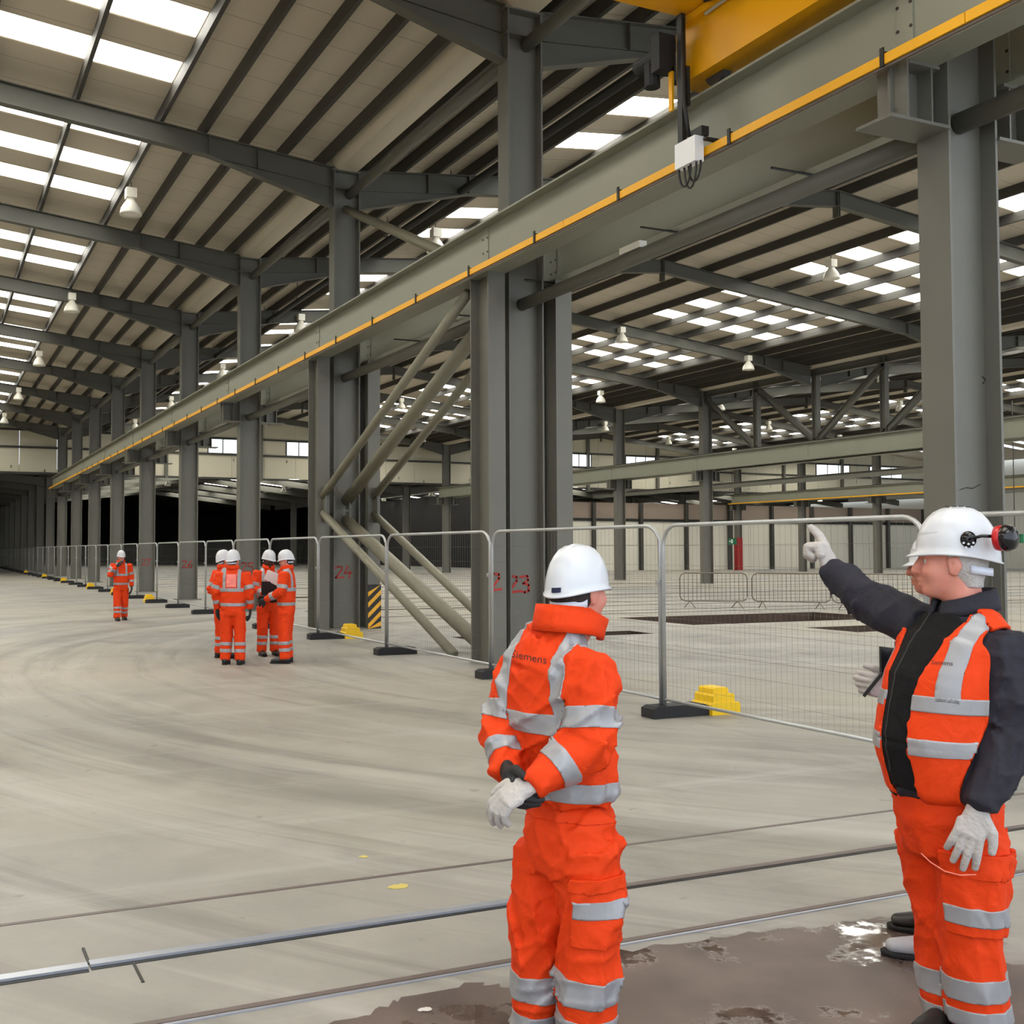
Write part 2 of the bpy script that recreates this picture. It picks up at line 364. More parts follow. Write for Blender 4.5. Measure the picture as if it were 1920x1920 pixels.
# ------------------------------------------------------------------ far end wall of the tall hall
wall_far = empty('wall_far', kind='structure')
WZ0 = 7.45
for i in range(46):
    xa = -20 + i * 2.6
    zt = max(ztop(xa), ztop(xa + 2.6)) + 0.3
    for z0, z1 in ((WZ0, 9.2), (9.25, 10.45), (10.5, zt)):
        q = MB().box(xa + .012, xa + 2.588, YEND, YEND + 0.1, z0, z1); q.build('cladding_panel', 'cladding', wall_far)
for z in (WZ0 - .1, 9.22, 10.47):
    MB().box(-20, 100, YEND - .16, YEND, z - .07, z + .07).build('cladding_rail', 'steel_dark', wall_far)
for i, X in enumerate([1.3, 16.5, 23.9, 31.4, 46.6, 54.2, 61.8, 76.9, 84.5]):
    MB().box(X - .12, X + .12, YEND - .3, YEND - .02, WZ0 - .2, ztop(X)).build('wall_post', 'steel', wall_far)
wi = 0
for xa, xb in ((390, 445), (537, 583), (1062, 1108), (1173, 1228), (1530, 1592), (1630, 1690)):
    A = onY(xa, 860, YEND - .05).x; B = onY(xb, 860, YEND - .05).x
    wi += 1; wo = empty('window_%d' % wi, (0, 0, 0), kind='structure')
    n = max(2, round((B - A) / 1.3)); st = (B - A) / n
    for j in range(n):
        MB().box(A + j*st + .04, A + (j+1)*st - .04, YEND - .06, YEND - .02, 9.32, 10.36).build('pane', 'window', wo)
    fr = MB()
    for j in range(n + 1): fr.box(A + j*st - .04, A + j*st + .04, YEND - .09, YEND - .01, 9.28, 10.4)
    fr.box(A, B, YEND - .09, YEND - .01, 9.26, 9.32); fr.box(A, B, YEND - .09, YEND - .01, 10.36, 10.42)
    fr.build('window_frame', 'steel_dark', wo)

# ------------------------------------------------------------------ lower hall behind it
ceil2 = empty('ceiling_low', kind='structure')
def zlow(X):
    r = min(RIDGES + [114.8], key=lambda a: abs(a - X)); return 8.95 - SL * abs(X - r)
LY0, LY1 = YEND, 172.0
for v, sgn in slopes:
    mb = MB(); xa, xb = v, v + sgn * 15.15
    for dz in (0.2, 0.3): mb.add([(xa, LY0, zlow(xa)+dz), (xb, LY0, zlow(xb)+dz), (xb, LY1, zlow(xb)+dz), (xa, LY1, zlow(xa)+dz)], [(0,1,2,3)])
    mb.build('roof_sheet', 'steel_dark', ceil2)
    for d in (1.0, 3.3, 6.0, 9.5, 13.0):
        X = v + sgn * d; MB().box(X - .04, X + .04, LY0, LY1, zlow(X) - .02, zlow(X) + .19).build('purlin', 'steel_dark', ceil2)
    for k in range(32, 38):
        xx = [v + sgn * .3, v + sgn * 15.15]
        mb = MB(); za, zb = zlow(xx[0]), zlow(xx[1])
        mb.add([(xx[0],-.1,za-.6),(xx[1],-.1,zb-.45),(xx[1],.1,zb-.45),(xx[0],.1,za-.6),(xx[0],-.1,za),(xx[1],-.1,zb),(xx[1],.1,zb),(xx[0],.1,za)],
               [(3,2,1,0),(4,5,6,7),(0,1,5,4),(1,2,6,5),(2,3,7,6),(3,0,4,7)])
        o = mb.build('rafter', 'rafter', ceil2); o.location = (0, YK(k) + 0.3, 0)
    if v + sgn * 8 > 10:
        xa, xb = v + sgn * 6.3, v + sgn * 9.2
        me = MB().add([(xa, -.45, zlow(xa)+.17), (xb, -.45, zlow(xb)+.17), (xb, .45, zlow(xb)+.17), (xa, .45, zlow(xa)+.17)], [(0,1,2,3)]).mesh('rooflight', 'skylight')
        xa, xb = v + sgn * 10.0, v + sgn * 12.6
        me2 = MB().add([(xa, -.45, zlow(xa)+.17), (xb, -.45, zlow(xb)+.17), (xb, .45, zlow(xb)+.17), (xa, .45, zlow(xa)+.17)], [(0,1,2,3)]).mesh('rooflight', 'skylight')
        for k in range(31, 37):
            for t in (0.45, 0.95): link('rooflight', me, ceil2, loc=(0, YK(k) + BAY * t, 0)); link('rooflight', me2, ceil2, loc=(0, YK(k) + BAY * t, 0))
wl_ = empty('wall_left', kind='structure')  # hall's unseen left wall, added to shut out sky light from that side
MB().box(-21.9, -21.7, -8, 172, 0, 11.5).build('side_panel', 'cladding', wl_)
# walls of the lower hall
wb = empty('wall_back', kind='structure')
MB().box(-22, 125, 172, 172.2, 0, 10).build('back_panel', 'shadewall', wb)
ww = empty('wall_right', kind='structure')
WY = 81.0
for i in range(18):
    xa = 53.0 + i * 2.6
    for z0, z1 in ((0.0, 2.28), (2.31, 4.5)):
        MB().box(xa + .015, xa + 2.585, WY, WY + .1, z0, z1).build('cladding_panel', 'whitewall', ww)
MB().box(53, 100, WY - .12, WY + .02, 4.5, 4.75).build('cladding_rail', 'blacksteel', ww)
MB().box(53, 100, WY, WY + .1, 4.75, 6.2).build('upper_band', 'brownwall', ww)
for i in range(9):
    X = 55.5 + i * 5.2
    MB().box(X - .15, X + .15, WY - .35, WY - .02, 0, 6.2).build('wall_post', 'steel_dark', ww)
MB().box(52.9, 53.0, WY, 172, 0, 8).build('return_wall', 'shadewall', ww)
MB().box(100.2, 100.4, -8, 172, 0, 12).build('side_panel', 'whitewall', ww)
# ------------------------------------------------------------------ steel columns
CZ0, CZ1 = 6.12, 6.92                       # underside and top of the crane beams
def rel(o, p): o.parent = p; return o
col_me = MB().isec((0, 0, 0), (0, 0, 10.5), COLD, COLB, 0.03, 0.02, (1, 0, 0)).mesh('shaft', 'steel')
col_low = MB().isec((0, 0, 0), (0, 0, 7.45), COLD, COLB, 0.03, 0.02, (1, 0, 0)).mesh('shaft', 'steel')
side_me = MB().isec((0, 0, 0), (0, 0, CZ0), 0.60, 0.30, 0.03, 0.02, (0, 1, 0)).mesh('side_shaft', 'steel')
base_me = MB().box(-.45, .45, -.3, .3, 0, .03).mesh('base_plate', 'steel')
cap_me = MB().box(-.36, .36, -.18, .18, 10.05, 10.075).box(-.36, .36, -.18, .18, 10.46, 10.485).mesh('stiffener', 'steel')
def bracket(sg):
    q = MB()
    q.box(*sorted((sg * 0.32, sg * 1.06)), -.19, .19, 5.56, 5.59)
    q.box(*sorted((sg * 0.32, sg * 0.86)), -.012, .012, 5.59, CZ0)
    for d in (0.50, 0.80): q.box(*sorted((sg * d, sg * (d + 0.02))), -.16, .16, 5.59, CZ0)
    q.box(*sorted((sg * 0.42, sg * 0.80)), -.17, .17, CZ0 - .03, CZ0)
    return q.mesh('crane_bracket', 'steel')
br_me = [bracket(-1), bracket(1)]
DIG = {'2': [[(0,.85),(.25,1),(.6,.95),(.6,.7),(.1,.1),(0,0),(.75,.08)]], '3': [[(0,.95),(.5,1),(.55,.75),(.2,.55),(.6,.45),(.6,.1),(.3,0),(0,.1)]],
       '4': [[(.3,1),(0,.4),(.65,.42)], [(.5,.6),(.45,0)]], '5': [[(.6,1),(.1,1),(.05,.6),(.45,.62),(.6,.3),(.4,.02),(0,.05)]],
       '6': [[(.5,1),(.1,.6),(0,.25),(.2,0),(.5,.08),(.55,.35),(.3,.45),(.05,.3)]], '7': [[(0,.95),(.6,1),(.3,.5),(.2,0)]], '8': [[(.5,.9),(.25,1),(.1,.8),(.5,.3),(.3,0),(.05,.2),(.45,.7),(.5,.9)]]}
def number(txt, org, u, v, size, parent, name='painted_number'):
    q = MB(); org, u, v = Vector(org), Vector(u), Vector(v); n = u.cross(v).normalized()
    for i, ch in enumerate(txt):
        for st in DIG[ch]:
            pts = [org + u * ((i * 0.85 + a) * size) + v * (b_ * size) + n * 0.004 for a, b_ in st]
            for p, r in zip(pts[:-1], pts[1:]):
                d = (r - p).normalized(); s_ = n.cross(d) * size * 0.07; e = d * size * 0.05
                q.add([p - e - s_, r + e - s_, r + e + s_, p - e + s_], [(0, 1, 2, 3)])
    o = q.build(name, 'redspray', parent); o['label'] = 'red hand-painted number'; return o
COLS1 = {}
for k in range(22, 41):
    tall = k <= 31
    braced = k in (23, 24)
    n = k - 21
    lab = {22: 'thick grey steel column rising behind the pointing man', 23: 'braced grey steel column with red 23 behind the nearest fence panels',
           24: 'braced grey steel column with red 24 and hazard-striped foot'}.get(k)
    if lab is None:
        lab = ('grey steel column, %s from the pointing man in the front row' % ORD[n]) if tall else ('low dark steel column, %s from the pointing man in the front row' % ORD[n])
    c = empty('steel_column', (XL[0], YK(k), 0), lab, 'column', 'front row of columns'); COLS1[k] = c
    link('shaft', col_me if tall else col_low, c); link('base_plate', base_me, c)
    if tall: link('stiffener', cap_me, c)
    if braced:
        for dx in (-0.62, 0.61): link('side_shaft', side_me, c, loc=(dx, 0, 0))
    elif tall:
        link('crane_bracket', br_me[0], c); link('crane_bracket', br_me[1], c)
    if k in (23, 24, 25, 26, 27):
        number(str(k), (-0.22 if k > 23 else -0.27, -0.013, 1.15 - (k == 23) * 0.05), (1, 0, 0), (0, 0, 1), 0.26, c)
    if k == 23:
        number('2', (-0.76, -0.305, 1.15), (1, 0, 0), (0, 0, 1), 0.26, c)
# hazard guard on column 24
hz = empty('hazard_guard', (9.36, YK(24) - 0.32, 0), 'black and yellow striped guard on the foot of a braced column', 'guard')
MB().box(-.16, .16, -.012, 0, 0, 1.0).build('plate', 'hazard_black', hz)
for i in range(-1, 5):
    z = i * 0.24
    pts = [(-.16, z), (.16, z + .30), (.16, z + .41), (-.16, z + .11)]
    pts = [(a, min(max(b_, 0), 1.0)) for a, b_ in pts]
    if max(b_ for a, b_ in pts) - min(b_ for a, b_ in pts) < .05: continue
    MB().add([(a, -.015, b_) for a, b_ in pts], [(0, 1, 2, 3)]).build('stripe', 'bar_yellow', hz)
# further rows of columns
def far_row(X, ks, rowname, red=()):
    for i, k in enumerate(ks):
        tall = k <= 31
        c = empty('steel_column', (X, YK(k), 0), 'distant grey steel column, %s from the right in the %s row' % (ORD[i + 1], rowname), 'column', '%s row of columns' % rowname)
        link('shaft', col_me if tall else col_low, c)
        if tall: link('crane_bracket', br_me[0], c); link('crane_bracket', br_me[1], c)
        if k in red: MB().box(-.34, .34, -.19, .19, 0, 3.0).build('painted_wrap', 'red', c)
far_row(XL[1], [25, 27, 28, 29, 30, 31, 32, 33, 34, 35, 36], 'second')
far_row(XL[2], [28, 29, 30, 31, 32, 33, 34, 35, 36], 'third', (31, 32))
# ------------------------------------------------------------------ crane beams
def crane_beams(X, y0, y1, k0, k1, who, bar=True):
    res = []
    for sg, nm in ((-1, 'near'), (1, 'rear')):
        cx = X + sg * 0.63
        b = empty('crane_beam', (cx, 0, 0), 'long grey crane beam on the %s side of the %s row of columns' % (nm, who), 'beam', 'crane beams')
        for k in range(k0, k1):
            a, e = max(YK(k), y0), min(YK(k + 1), y1)
            if e <= a: continue
            MB().isec((0, a + .006, (CZ0 + CZ1) / 2), (0, e - .006, (CZ0 + CZ1) / 2), CZ1 - CZ0, 0.36, 0.028, 0.016).build('beam_length', 'beam', b)
        for k in range(k0, k1 + 1):
            if not (y0 < YK(k) < y1): continue
            q = MB().box(-.022, .022, -.09, .09, CZ0 + .03, CZ1 - .03); o = q.build('splice_plate', 'beam', b); o.location = (0, YK(k), 0)
            if X < 20 and k < 29:
                for yy in (-.07, .07):
                    for zz in (6.3, 6.5, 6.72):
                        bo = MB().tube([(sg * -0.0, yy, zz), (sg * -0.03 if False else -0.03, yy, zz)], 0.016, 6).build('bolt', 'blacksteel', b); bo.location = (0, YK(k), 0)
        MB().box(-.035, .035, y0, y1, CZ1, CZ1 + .075).build('crane_rail', 'steel_dark', b)
        res.append(b)
    return res
crane_beams(XL[0], -6, 78.5, 20, 31, 'front')
crane_beams(XL[1], YK(24) - 2, 78.5, 23, 31, 'second')
crane_beams(XL[2], YK(26), 78.5, 26, 31, 'third')
# yellow conductor bars
def conductor(X, y0, y1, lab, detail=True):
    c = empty('conductor_bar', (X, 0, 0), lab, 'conductor bar', 'yellow conductor bars')
    y = y0
    i = 0
    while y < y1:
        e = min(y + 6.0, y1); MB().box(-.03, .03, y + .004, e - .004, 6.10, 6.192).build('bar_length', 'bar_yellow', c); y = e
    MB().box(-.012, .012, y0, y1, 6.07, 6.095).build('contact_strip', 'rust', c)
    y = y0 + 1.0
    while detail and y < min(y1, 62):
        q = MB().box(-.02, .16, -.02, .02, 6.192, 6.217).box(-.045, -.03, -.02, .02, 6.08, 6.25); o = q.build('bar_bracket', 'blacksteel', c); o.location = (0, y, 0); y += 1.97
    return c
conductor(7.82, -6, 77.5, 'long yellow conductor bar along the foot of the nearest crane beam')
conductor(XL[2] - 0.93, YK(27), 78, 'distant orange-yellow conductor bar along the third row crane beam', False)
# thin cable arms under the rear front-row beam
for i, y in enumerate([9.2, 11.6, 14.6, 17.3, 19.8, 23.5]):
    q = MB().tube([(8.75, y, 6.106), (9.75, y, 6.106)], 0.014, 6)
    tag(q.build('cable_arm', 'blacksteel'), 'thin steel arm under the rear crane beam, %s from the pointing man' % ORD[i + 1], 'bracket', 'cable arms under the beam')
tag(MB().box(8.69, 8.81, 11.55, 12.0, 5.82, 5.91).build('tube_light', 'lampwhite'), 'small white batten light sitting on the longitudinal tube', 'light fitting')
# ------------------------------------------------------------------ longitudinal tubes and braces
def tube(name, p0, p1, r, lab, cat, m='steel', grp=None, n=14):
    q = MB().tube([p0, p1], r, n).build(name, m, None, True); tag(q, lab, cat, grp); return q
for k in range(21, 31):
    tube('strut_tube', (XL[0], YK(k) + .02, 5.72), (XL[0], YK(k + 1) - .02, 5.72), 0.10, 'grey strut tube at crane-beam level, %s span of the front row' % ORD[k - 20], 'tube', grp='lower strut tubes')
    tube('valley_strut', (XL[0] + .1, YK(k) + .02, 9.98), (XL[0] + .1, YK(k + 1) - .02, 9.98), 0.11, 'grey strut tube high under the valley, %s span of the front row' % ORD[k - 20], 'tube', grp='valley strut tubes')
Y23, Y24 = YK(23), YK(24)
for X, nm, r in ((8.13, 'near', 0.085), (8.75, 'middle', 0.135), (9.36, 'rear', 0.085)):
    dy = 0.3 if nm != 'middle' else 0.14
    up_, lo = (3.0, 2.6) if nm != 'middle' else (2.9, 2.45)
    for p0, p1, w_ in (((X, Y24 - dy, up_), (X, Y23 + dy + .35, 6.0), 'rising'), ((X, Y24 - dy, lo), (X, Y23 + dy + .9, 0.04), 'falling')):
        b = empty('brace_tube', (0, 0, 0), 'round %s brace tube in the %s plane between columns 24 and 23' % (w_, nm), 'brace', 'brace tubes')
        MB().tube([p0, p1], r, 18).build('tube', 'brace', b, True)
        q = MB(); q.box(X - .012, X + .012, Y24 - dy - .22, Y24 - dy + .02, p0[2] - .2, p0[2] + .2); q.build('gusset_plate', 'steel', b)
ub = tube('brace_tube', (8.75, Y24 - .1, 9.6), (8.75, Y23 + .4, 6.2), 0.10, 'round brace tube sloping down from the top of column 24', 'brace', 'brace', 'brace tubes', 18)
# ------------------------------------------------------------------ lattice girder in the second row
tr = empty('lattice_girder', (XL[1], 0, 0), 'steel lattice girder replacing a column in the second row', 'girder')
ya, yb = YK(27), YK(25); hb = BAY / 2
for i in range(1, 4):
    MB().isec((0, ya - i * hb, CZ1), (0, ya - i * hb, 10.5), 0.30, 0.25, .02, .014, (0, 1, 0)).build('vertical', 'steel', tr)
for (p, q_) in (((ya, 10.1), (ya - hb, 7.0)), ((ya - hb, 10.1), (ya - 2 * hb, 7.0)), ((ya - 3 * hb, 10.1), (ya - 2 * hb, 7.0)), ((yb, 10.1), (ya - 3 * hb, 7.0))):
    MB().isec((0, p[0], p[1]), (0, q_[0], q_[1]), 0.28, 0.22, .02, .014, (0, 1, 0.01)).build('diagonal', 'steel', tr)
MB().isec((0, ya, 10.3), (0, yb, 10.3), 0.35, 0.3).build('top_chord', 'steel', tr)
MB().isec((0, ya, 6.75), (0, yb, 6.75), 0.35, 0.3).build('bottom_chord', 'steel', tr)
# secondary girts seen between the rows
for X, z in ((54.2, 6.6), (84.5, 6.9)):
    tag(MB().isec((X, 45, z), (X, 79, z), .4, .25).build('walkway_beam', 'steel'), 'distant grey beam hung between the %s rows of columns' % ('second and third' if X < 60 else 'third and fourth'), 'beam')
# ------------------------------------------------------------------ overhead crane
cr = empty('overhead_crane', (8.1, 9.9, 7.0), 'bright yellow overhead travelling crane on top of the nearest crane beam', 'crane')
def cpart(name, m, mb, sub=None, smooth=False):
    o = mb.build(name, m, sub or cr, smooth)
    if sub is None: o.location = (-8.1, -9.9, -7.0)
    return o
car = cpart('end_carriage', 'yellow', MB().box(7.88, 8.34, 4.6, 9.75, 7.10, 7.72))
cpart('buffer', 'black', MB().box(7.95, 8.27, 9.75, 9.93, 7.22, 7.55))
for y in (9.3, 5.2):
    cpart('wheel', 'steel_dark', MB().tube([(8.04, y, 7.13), (8.16, y, 7.13)], 0.15, 18))
cpart('bridge_girder', 'yellow', MB().box(-14.0, 7.86, 8.75, 9.55, 7.82, 8.95))
cpart('second_girder', 'yellow', MB().box(-14.0, 7.86, 5.9, 6.7, 7.82, 8.95))
cpart('corner_plate', 'yellow', MB().box(7.80, 8.36, 8.7, 9.6, 7.72, 7.80))
cpart('drive_motor', 'black', MB().tube([(7.62, 9.72, 7.42), (7.62, 10.10, 7.42)], 0.10, 16).box(7.52, 7.74, 9.60, 9.75, 7.2, 7.62).tube([(7.62, 9.86, 7.10), (7.62, 9.86, 7.42)], 0.09, 12))
cpart('warning_plate', 'white', MB().box(7.872, 7.878, 7.25, 7.62, 7.42, 7.68))
cpart('collector_arm', 'blacksteel', MB().box(7.70, 7.76, 9.44, 9.52, 6.15, 7.80).box(7.76, 7.80, 9.42, 9.54, 6.75, 7.2))
cpart('arm_guard', 'bar_yellow', MB().box(7.69, 7.72, 9.60, 9.66, 6.75, 7.25))
cpart('collector_box', 'white', MB().box(7.64, 7.76, 9.16, 9.50, 6.02, 6.30))
cpart('collector_head', 'blacksteel', MB().box(7.70, 7.80, 9.12, 9.3, 6.30, 6.40).box(7.70, 7.88, 9.05, 9.1, 6.22, 6.25))
for i, (a, d_) in enumerate(((9.38, .22), (9.30, .26), (9.24, .20))):
    pts = [(7.68 + .01 * i, a + .10 * math.cos(t) , 6.02 - d_ * math.sin(t)) for t in [j * math.pi / 10 for j in range(11)]]
    cpart('loop_cable', 'blacksteel', MB().tube(pts, 0.012, 6), None, True)
cpart('hanging_cable', 'blacksteel', MB().tube([(7.70, 9.40, 7.7), (7.66, 9.38, 7.1), (7.67, 9.36, 6.7), (7.70, 9.33, 6.35)], 0.022, 8), None, True)
cpart('festoon_cable', 'blacksteel', MB().tube([(7.74, 9.1, 7.78), (7.78, 8.6, 7.66), (7.78, 8.1, 7.74), (7.8, 7.6, 7.84)], 0.022, 8), None, True)
cpart('conduit', 'greybox', MB().tube([(7.84, 9.2, 7.70), (7.86, 7.5, 7.77), (7.86, 5.5, 7.77)], 0.02, 8), None, True)
cpart('junction_box', 'greybox', MB().box(7.74, 7.86, 7.9, 8.2, 7.74, 7.88))
# ------------------------------------------------------------------ high-bay lamps
def lamp_proto():
    r = empty('high_bay_lamp', (0, 0, 0), 'x', 'lamp')
    MB().box(-.13, .13, -.13, .13, .12, .36).build('gear_box', 'lampwhite', r)
    MB().lathe([(.09, .12), (.11, .06), (.17, -.02), (.24, -.14), (.27, -.26), (.275, -.30), (.26, -.30), (.255, -.27), (.16, -.03), (.08, .05)], 20).build('reflector', 'lampwhite', r, True)
    MB().lathe([(.262, -.285), (.2, -.315), (.1, -.335), (.004, -.34)], 20).build('lens', 'lampglass', r, True)
    MB().tube([(0, 0, .36), (0, 0, .52)], .018, 6).build('hook', 'steel_dark', r)
    return r
lp = lamp_proto(); first = True
def place_lamps(X, ks, row, dz=0.0):
    global first
    for i, k in enumerate(ks):
        z = ztop(X) - 0.535 + dz
        loc = (X, 26.5 + 11.7 * k, z)
        if first: o = lp; o.location = loc; first = False
        else: o = copy_tree(lp, loc)
        o['label'] = 'white bell-shaped high-bay lamp, %s from the camera in the %s' % (ORD[i + 1], row); o['group'] = 'high-bay lamps'
place_lamps(4.55, range(0, 5), 'row over the open aisle')
place_lamps(13.0, range(0, 5), 'row just behind the front columns')
place_lamps(27.75, range(0, 5), 'row beside the second roof ridge')
place_lamps(34.8, range(1, 5), 'row before the second columns')
place_lamps(43.3, range(1, 5), 'row just behind the second columns')
place_lamps(58.0, range(1, 5), 'row beside the third roof ridge')
place_lamps(65.1, range(2, 5), 'row before the third columns')
def low_lamps(X, ys, row):
    for i, y in enumerate(ys):
        o = copy_tree(lp, (X, y, zlow(X) - .55)); o['label'] = 'white high-bay lamp in the low rear hall, %s in the %s' % (ORD[i + 1], row); o['group'] = 'lamps in the low rear hall'
low_lamps(20.0, (84, 96, 108), 'row behind the walking columns'); low_lamps(31.0, (84, 96, 108), 'row beyond the brace tubes')
low_lamps(46.5, (84, 96, 108), 'row beyond the middle column'); low_lamps(61.0, (84, 96), 'row by the white wall'); low_lamps(76.0, (84, 90), 'row over the white wall'); low_lamps(92.0, (84, 90), 'row at the far right')
# ------------------------------------------------------------------ temporary fence
FX = 7.21
joints = [2.45, 5.96, 9.25, 12.98, 16.62, 20.06, 23.33, 26.46, 29.39, 32.9, 36.24, 39.92]
while joints[-1] < 125: joints.append(joints[-1] + 3.5)
def fence_meshes():
    L_, r, z0, z1 = 3.44, 0.021, 0.13, 2.03; R = 0.22
    pts = [(0, 0, 0.128), (0, 0, z1 - R)] + [(0, R - R * math.cos(a), z1 - R + R * math.sin(a)) for a in [i * math.pi / 12 for i in range(1, 6)]] + [(0, R, z1)]
    pts += [(0, L_ - R, z1)] + [(0, L_ - R + R * math.sin(a), z1 - R + R * math.cos(a)) for a in [i * math.pi / 12 for i in range(1, 6)]] + [(0, L_, z1 - R), (0, L_, 0.128)]
    fr = MB().tube(pts, r, 8)
    bot = MB().tube([(0, 0, z0 + .06), (0, L_, z0 + .06)], 0.017, 8)
    wm = MB()
    n = 48
    for i in range(1, n):
        y = L_ * i / n; zt = z1 - .02
        if y < R: zt = z1 - R + math.sqrt(max(0, R*R - (R - y)**2))
        if y > L_ - R: zt = z1 - R + math.sqrt(max(0, R*R - (y - L_ + R)**2))
        wm.tube([(0, y, z0 + .05), (0, y, zt)], 0.0010, 3, False)
    for j in range(1, 9):
        z = z0 + (z1 - z0) * j / 9; wm.tube([(.003, 0, z), (.003, L_, z)], 0.0012, 3, False)
    return fr.mesh('frame', 'galv', True), bot.mesh('bottom_rail', 'galv', True), wm.mesh('wire_mesh', 'wire', False, False)
fme, bme, wme = fence_meshes()
clip_me = MB().box(-.03, .03, -.028, .04, 1.40, 1.45).tube([(-.05, 0, 1.425), (.05, 0, 1.425)], .014, 6).mesh('clamp', 'galv')
for i in range(len(joints) - 1):
    a, b_ = joints[i], joints[i + 1]
    if i == 0: lab = 'steel mesh fence panel behind the pointing man, nearest of the fence row'
    else: lab = 'steel mesh fence panel, %s from the pointing man in the fence row' % ORD[i + 1]
    p = empty('mesh_fence', (FX, a + .03, 0), lab, 'fence', 'temporary fence panels')
    s = (b_ - a - .06) / 3.44; p.scale = (1, s, 1)
    link('frame', fme, p); link('bottom_rail', bme, p); link('clamp', clip_me, p)
    o = link('wire_mesh', wme, p, 'stuff')
def foot_mesh():
    q = MB(); prof = [(-.36, 0), (.36, 0), (.36, .10), (.30, .125), (-.30, .125), (-.36, .10)]
    q.prof(prof, (0, -.11, 0), (0, .11, 0), (1, 0, 0), (0, 0, 1)); return q.mesh('rubber_block', 'black')
ft = foot_mesh()
def block_meshes():
    a = MB(); 
    a.prof([(-.19, 0), (.19, 0), (.19, .11), (.17, .13), (-.17, .13), (-.19, .11)], (0, -.17, 0), (0, .17, 0), (1, 0, 0), (0, 0, 1))
    b_ = MB(); b_.prof([(-.16, .13), (.13, .13), (.13, .20), (.11, .22), (-.14, .22), (-.16, .20)], (0, -.15, 0), (0, .15, 0), (1, 0, 0), (0, 0, 1))
    c_ = MB(); c_.prof([(-.13, .22), (.07, .22), (.07, .27), (.05, .285), (-.11, .285), (-.13, .27)], (0, -.12, 0), (0, .12, 0), (1, 0, 0), (0, 0, 1))
    return [x.mesh('tier', 'block') for x in (a, b_, c_)]
bms = block_meshes()
for i, y in enumerate(joints[1:], 1):
    f = link('rubber_block', ft, None, loc=(FX + (0.16 if i < 6 else -.02), y, 0))
    tag(f, 'black rubber fence foot, %s from the pointing man' % ORD[i], 'fence foot', 'black fence feet')
    if i in (2, 5, 10, 12, 14, 17, 20, 24):
        bk = empty('counterweight', (FX + .72 if i < 6 else FX - .18, y + (.02 if i < 6 else .31), 0.0), 'stepped yellow counterweight by the fence, %s from the camera' % ORD[{2:1,5:2,10:3,12:4,14:5,17:6,20:7,24:8}[i]], 'counterweight', 'yellow counterweights')
        for me in bms: link('tier', me, bk)
# ------------------------------------------------------------------ crowd barriers round the pit
def barrier(p0, p1, lab):
    p0, p1 = Vector(p0), Vector(p1); L_ = (p1 - p0).length; u = (p1 - p0).normalized(); nrm = Vector((-u.y, u.x, 0))
    b = empty('crowd_barrier', p0, lab, 'barrier', 'crowd barriers'); R = .15; z0, z1 = .22, 1.08
    def P(a, z, o=0): return u * a + Vector((0, 0, z)) + nrm * o
    loop = [P(R, z1), P(L_ - R, z1), P(L_ - R * .3, z1 - R * .3), P(L_, z1 - R), P(L_, z0 + R), P(L_ - R * .3, z0 + R * .3), P(L_ - R, z0), P(R, z0), P(R * .3, z0 + R * .3), P(0, z0 + R), P(0, z1 - R), P(R * .3, z1 - R * .3), P(R, z1)]
    MB().tube(loop, .02, 7).build('frame', 'barrier', b, True)
    n = max(8, int(L_ / .12))
    for i in range(1, n): MB().tube([P(L_ * i / n, z0), P(L_ * i / n, z1)], .008, 5).build('bar', 'barrier', b)
    for a in (.3, L_ - .3):
        MB().tube([P(a, z0), P(a - .12, .0, .25)], .014, 6).tube([P(a, z0), P(a + .12, .0, -.25)], .014, 6).build('foot', 'barrier', b)
barrier((21.5, 26.7, 0), (23.3, 25.75, 0), 'grey crowd barrier nearest the mesh fence post, left of three')
barrier((23.4, 25.65, 0), (25.0, 24.1, 0) , 'grey crowd barrier behind the gloved pointing hand, middle of three')
barrier((24.95, 24.0, 0), (26.4, 22.4, 0), 'grey crowd barrier behind the raised sleeve, right of three')
# ------------------------------------------------------------------ exit signs
for i, (x, y, X) in enumerate(((1374, 1015, 69.0), (1903, 1010, 62.0))):
    p = onX(x, y, X)
    s = empty('exit_sign', p, ['small green sign beside a red painted column', 'small green sign beyond the black ear defender'][i], 'sign', 'green exit signs')
    MB().box(-.1, .1, -.5, .5, -.28, .28).build('panel', 'green', s)
    MB().box(-.105, -.1, -.12, .12, -.18, .18).box(-.105, -.1, .2, .38, -.06, .06).build('symbol', 'white', s)
    MB().box(-.02, .02, -.02, .02, .28, 8.6).build('drop_rod', 'steel_dark', s)
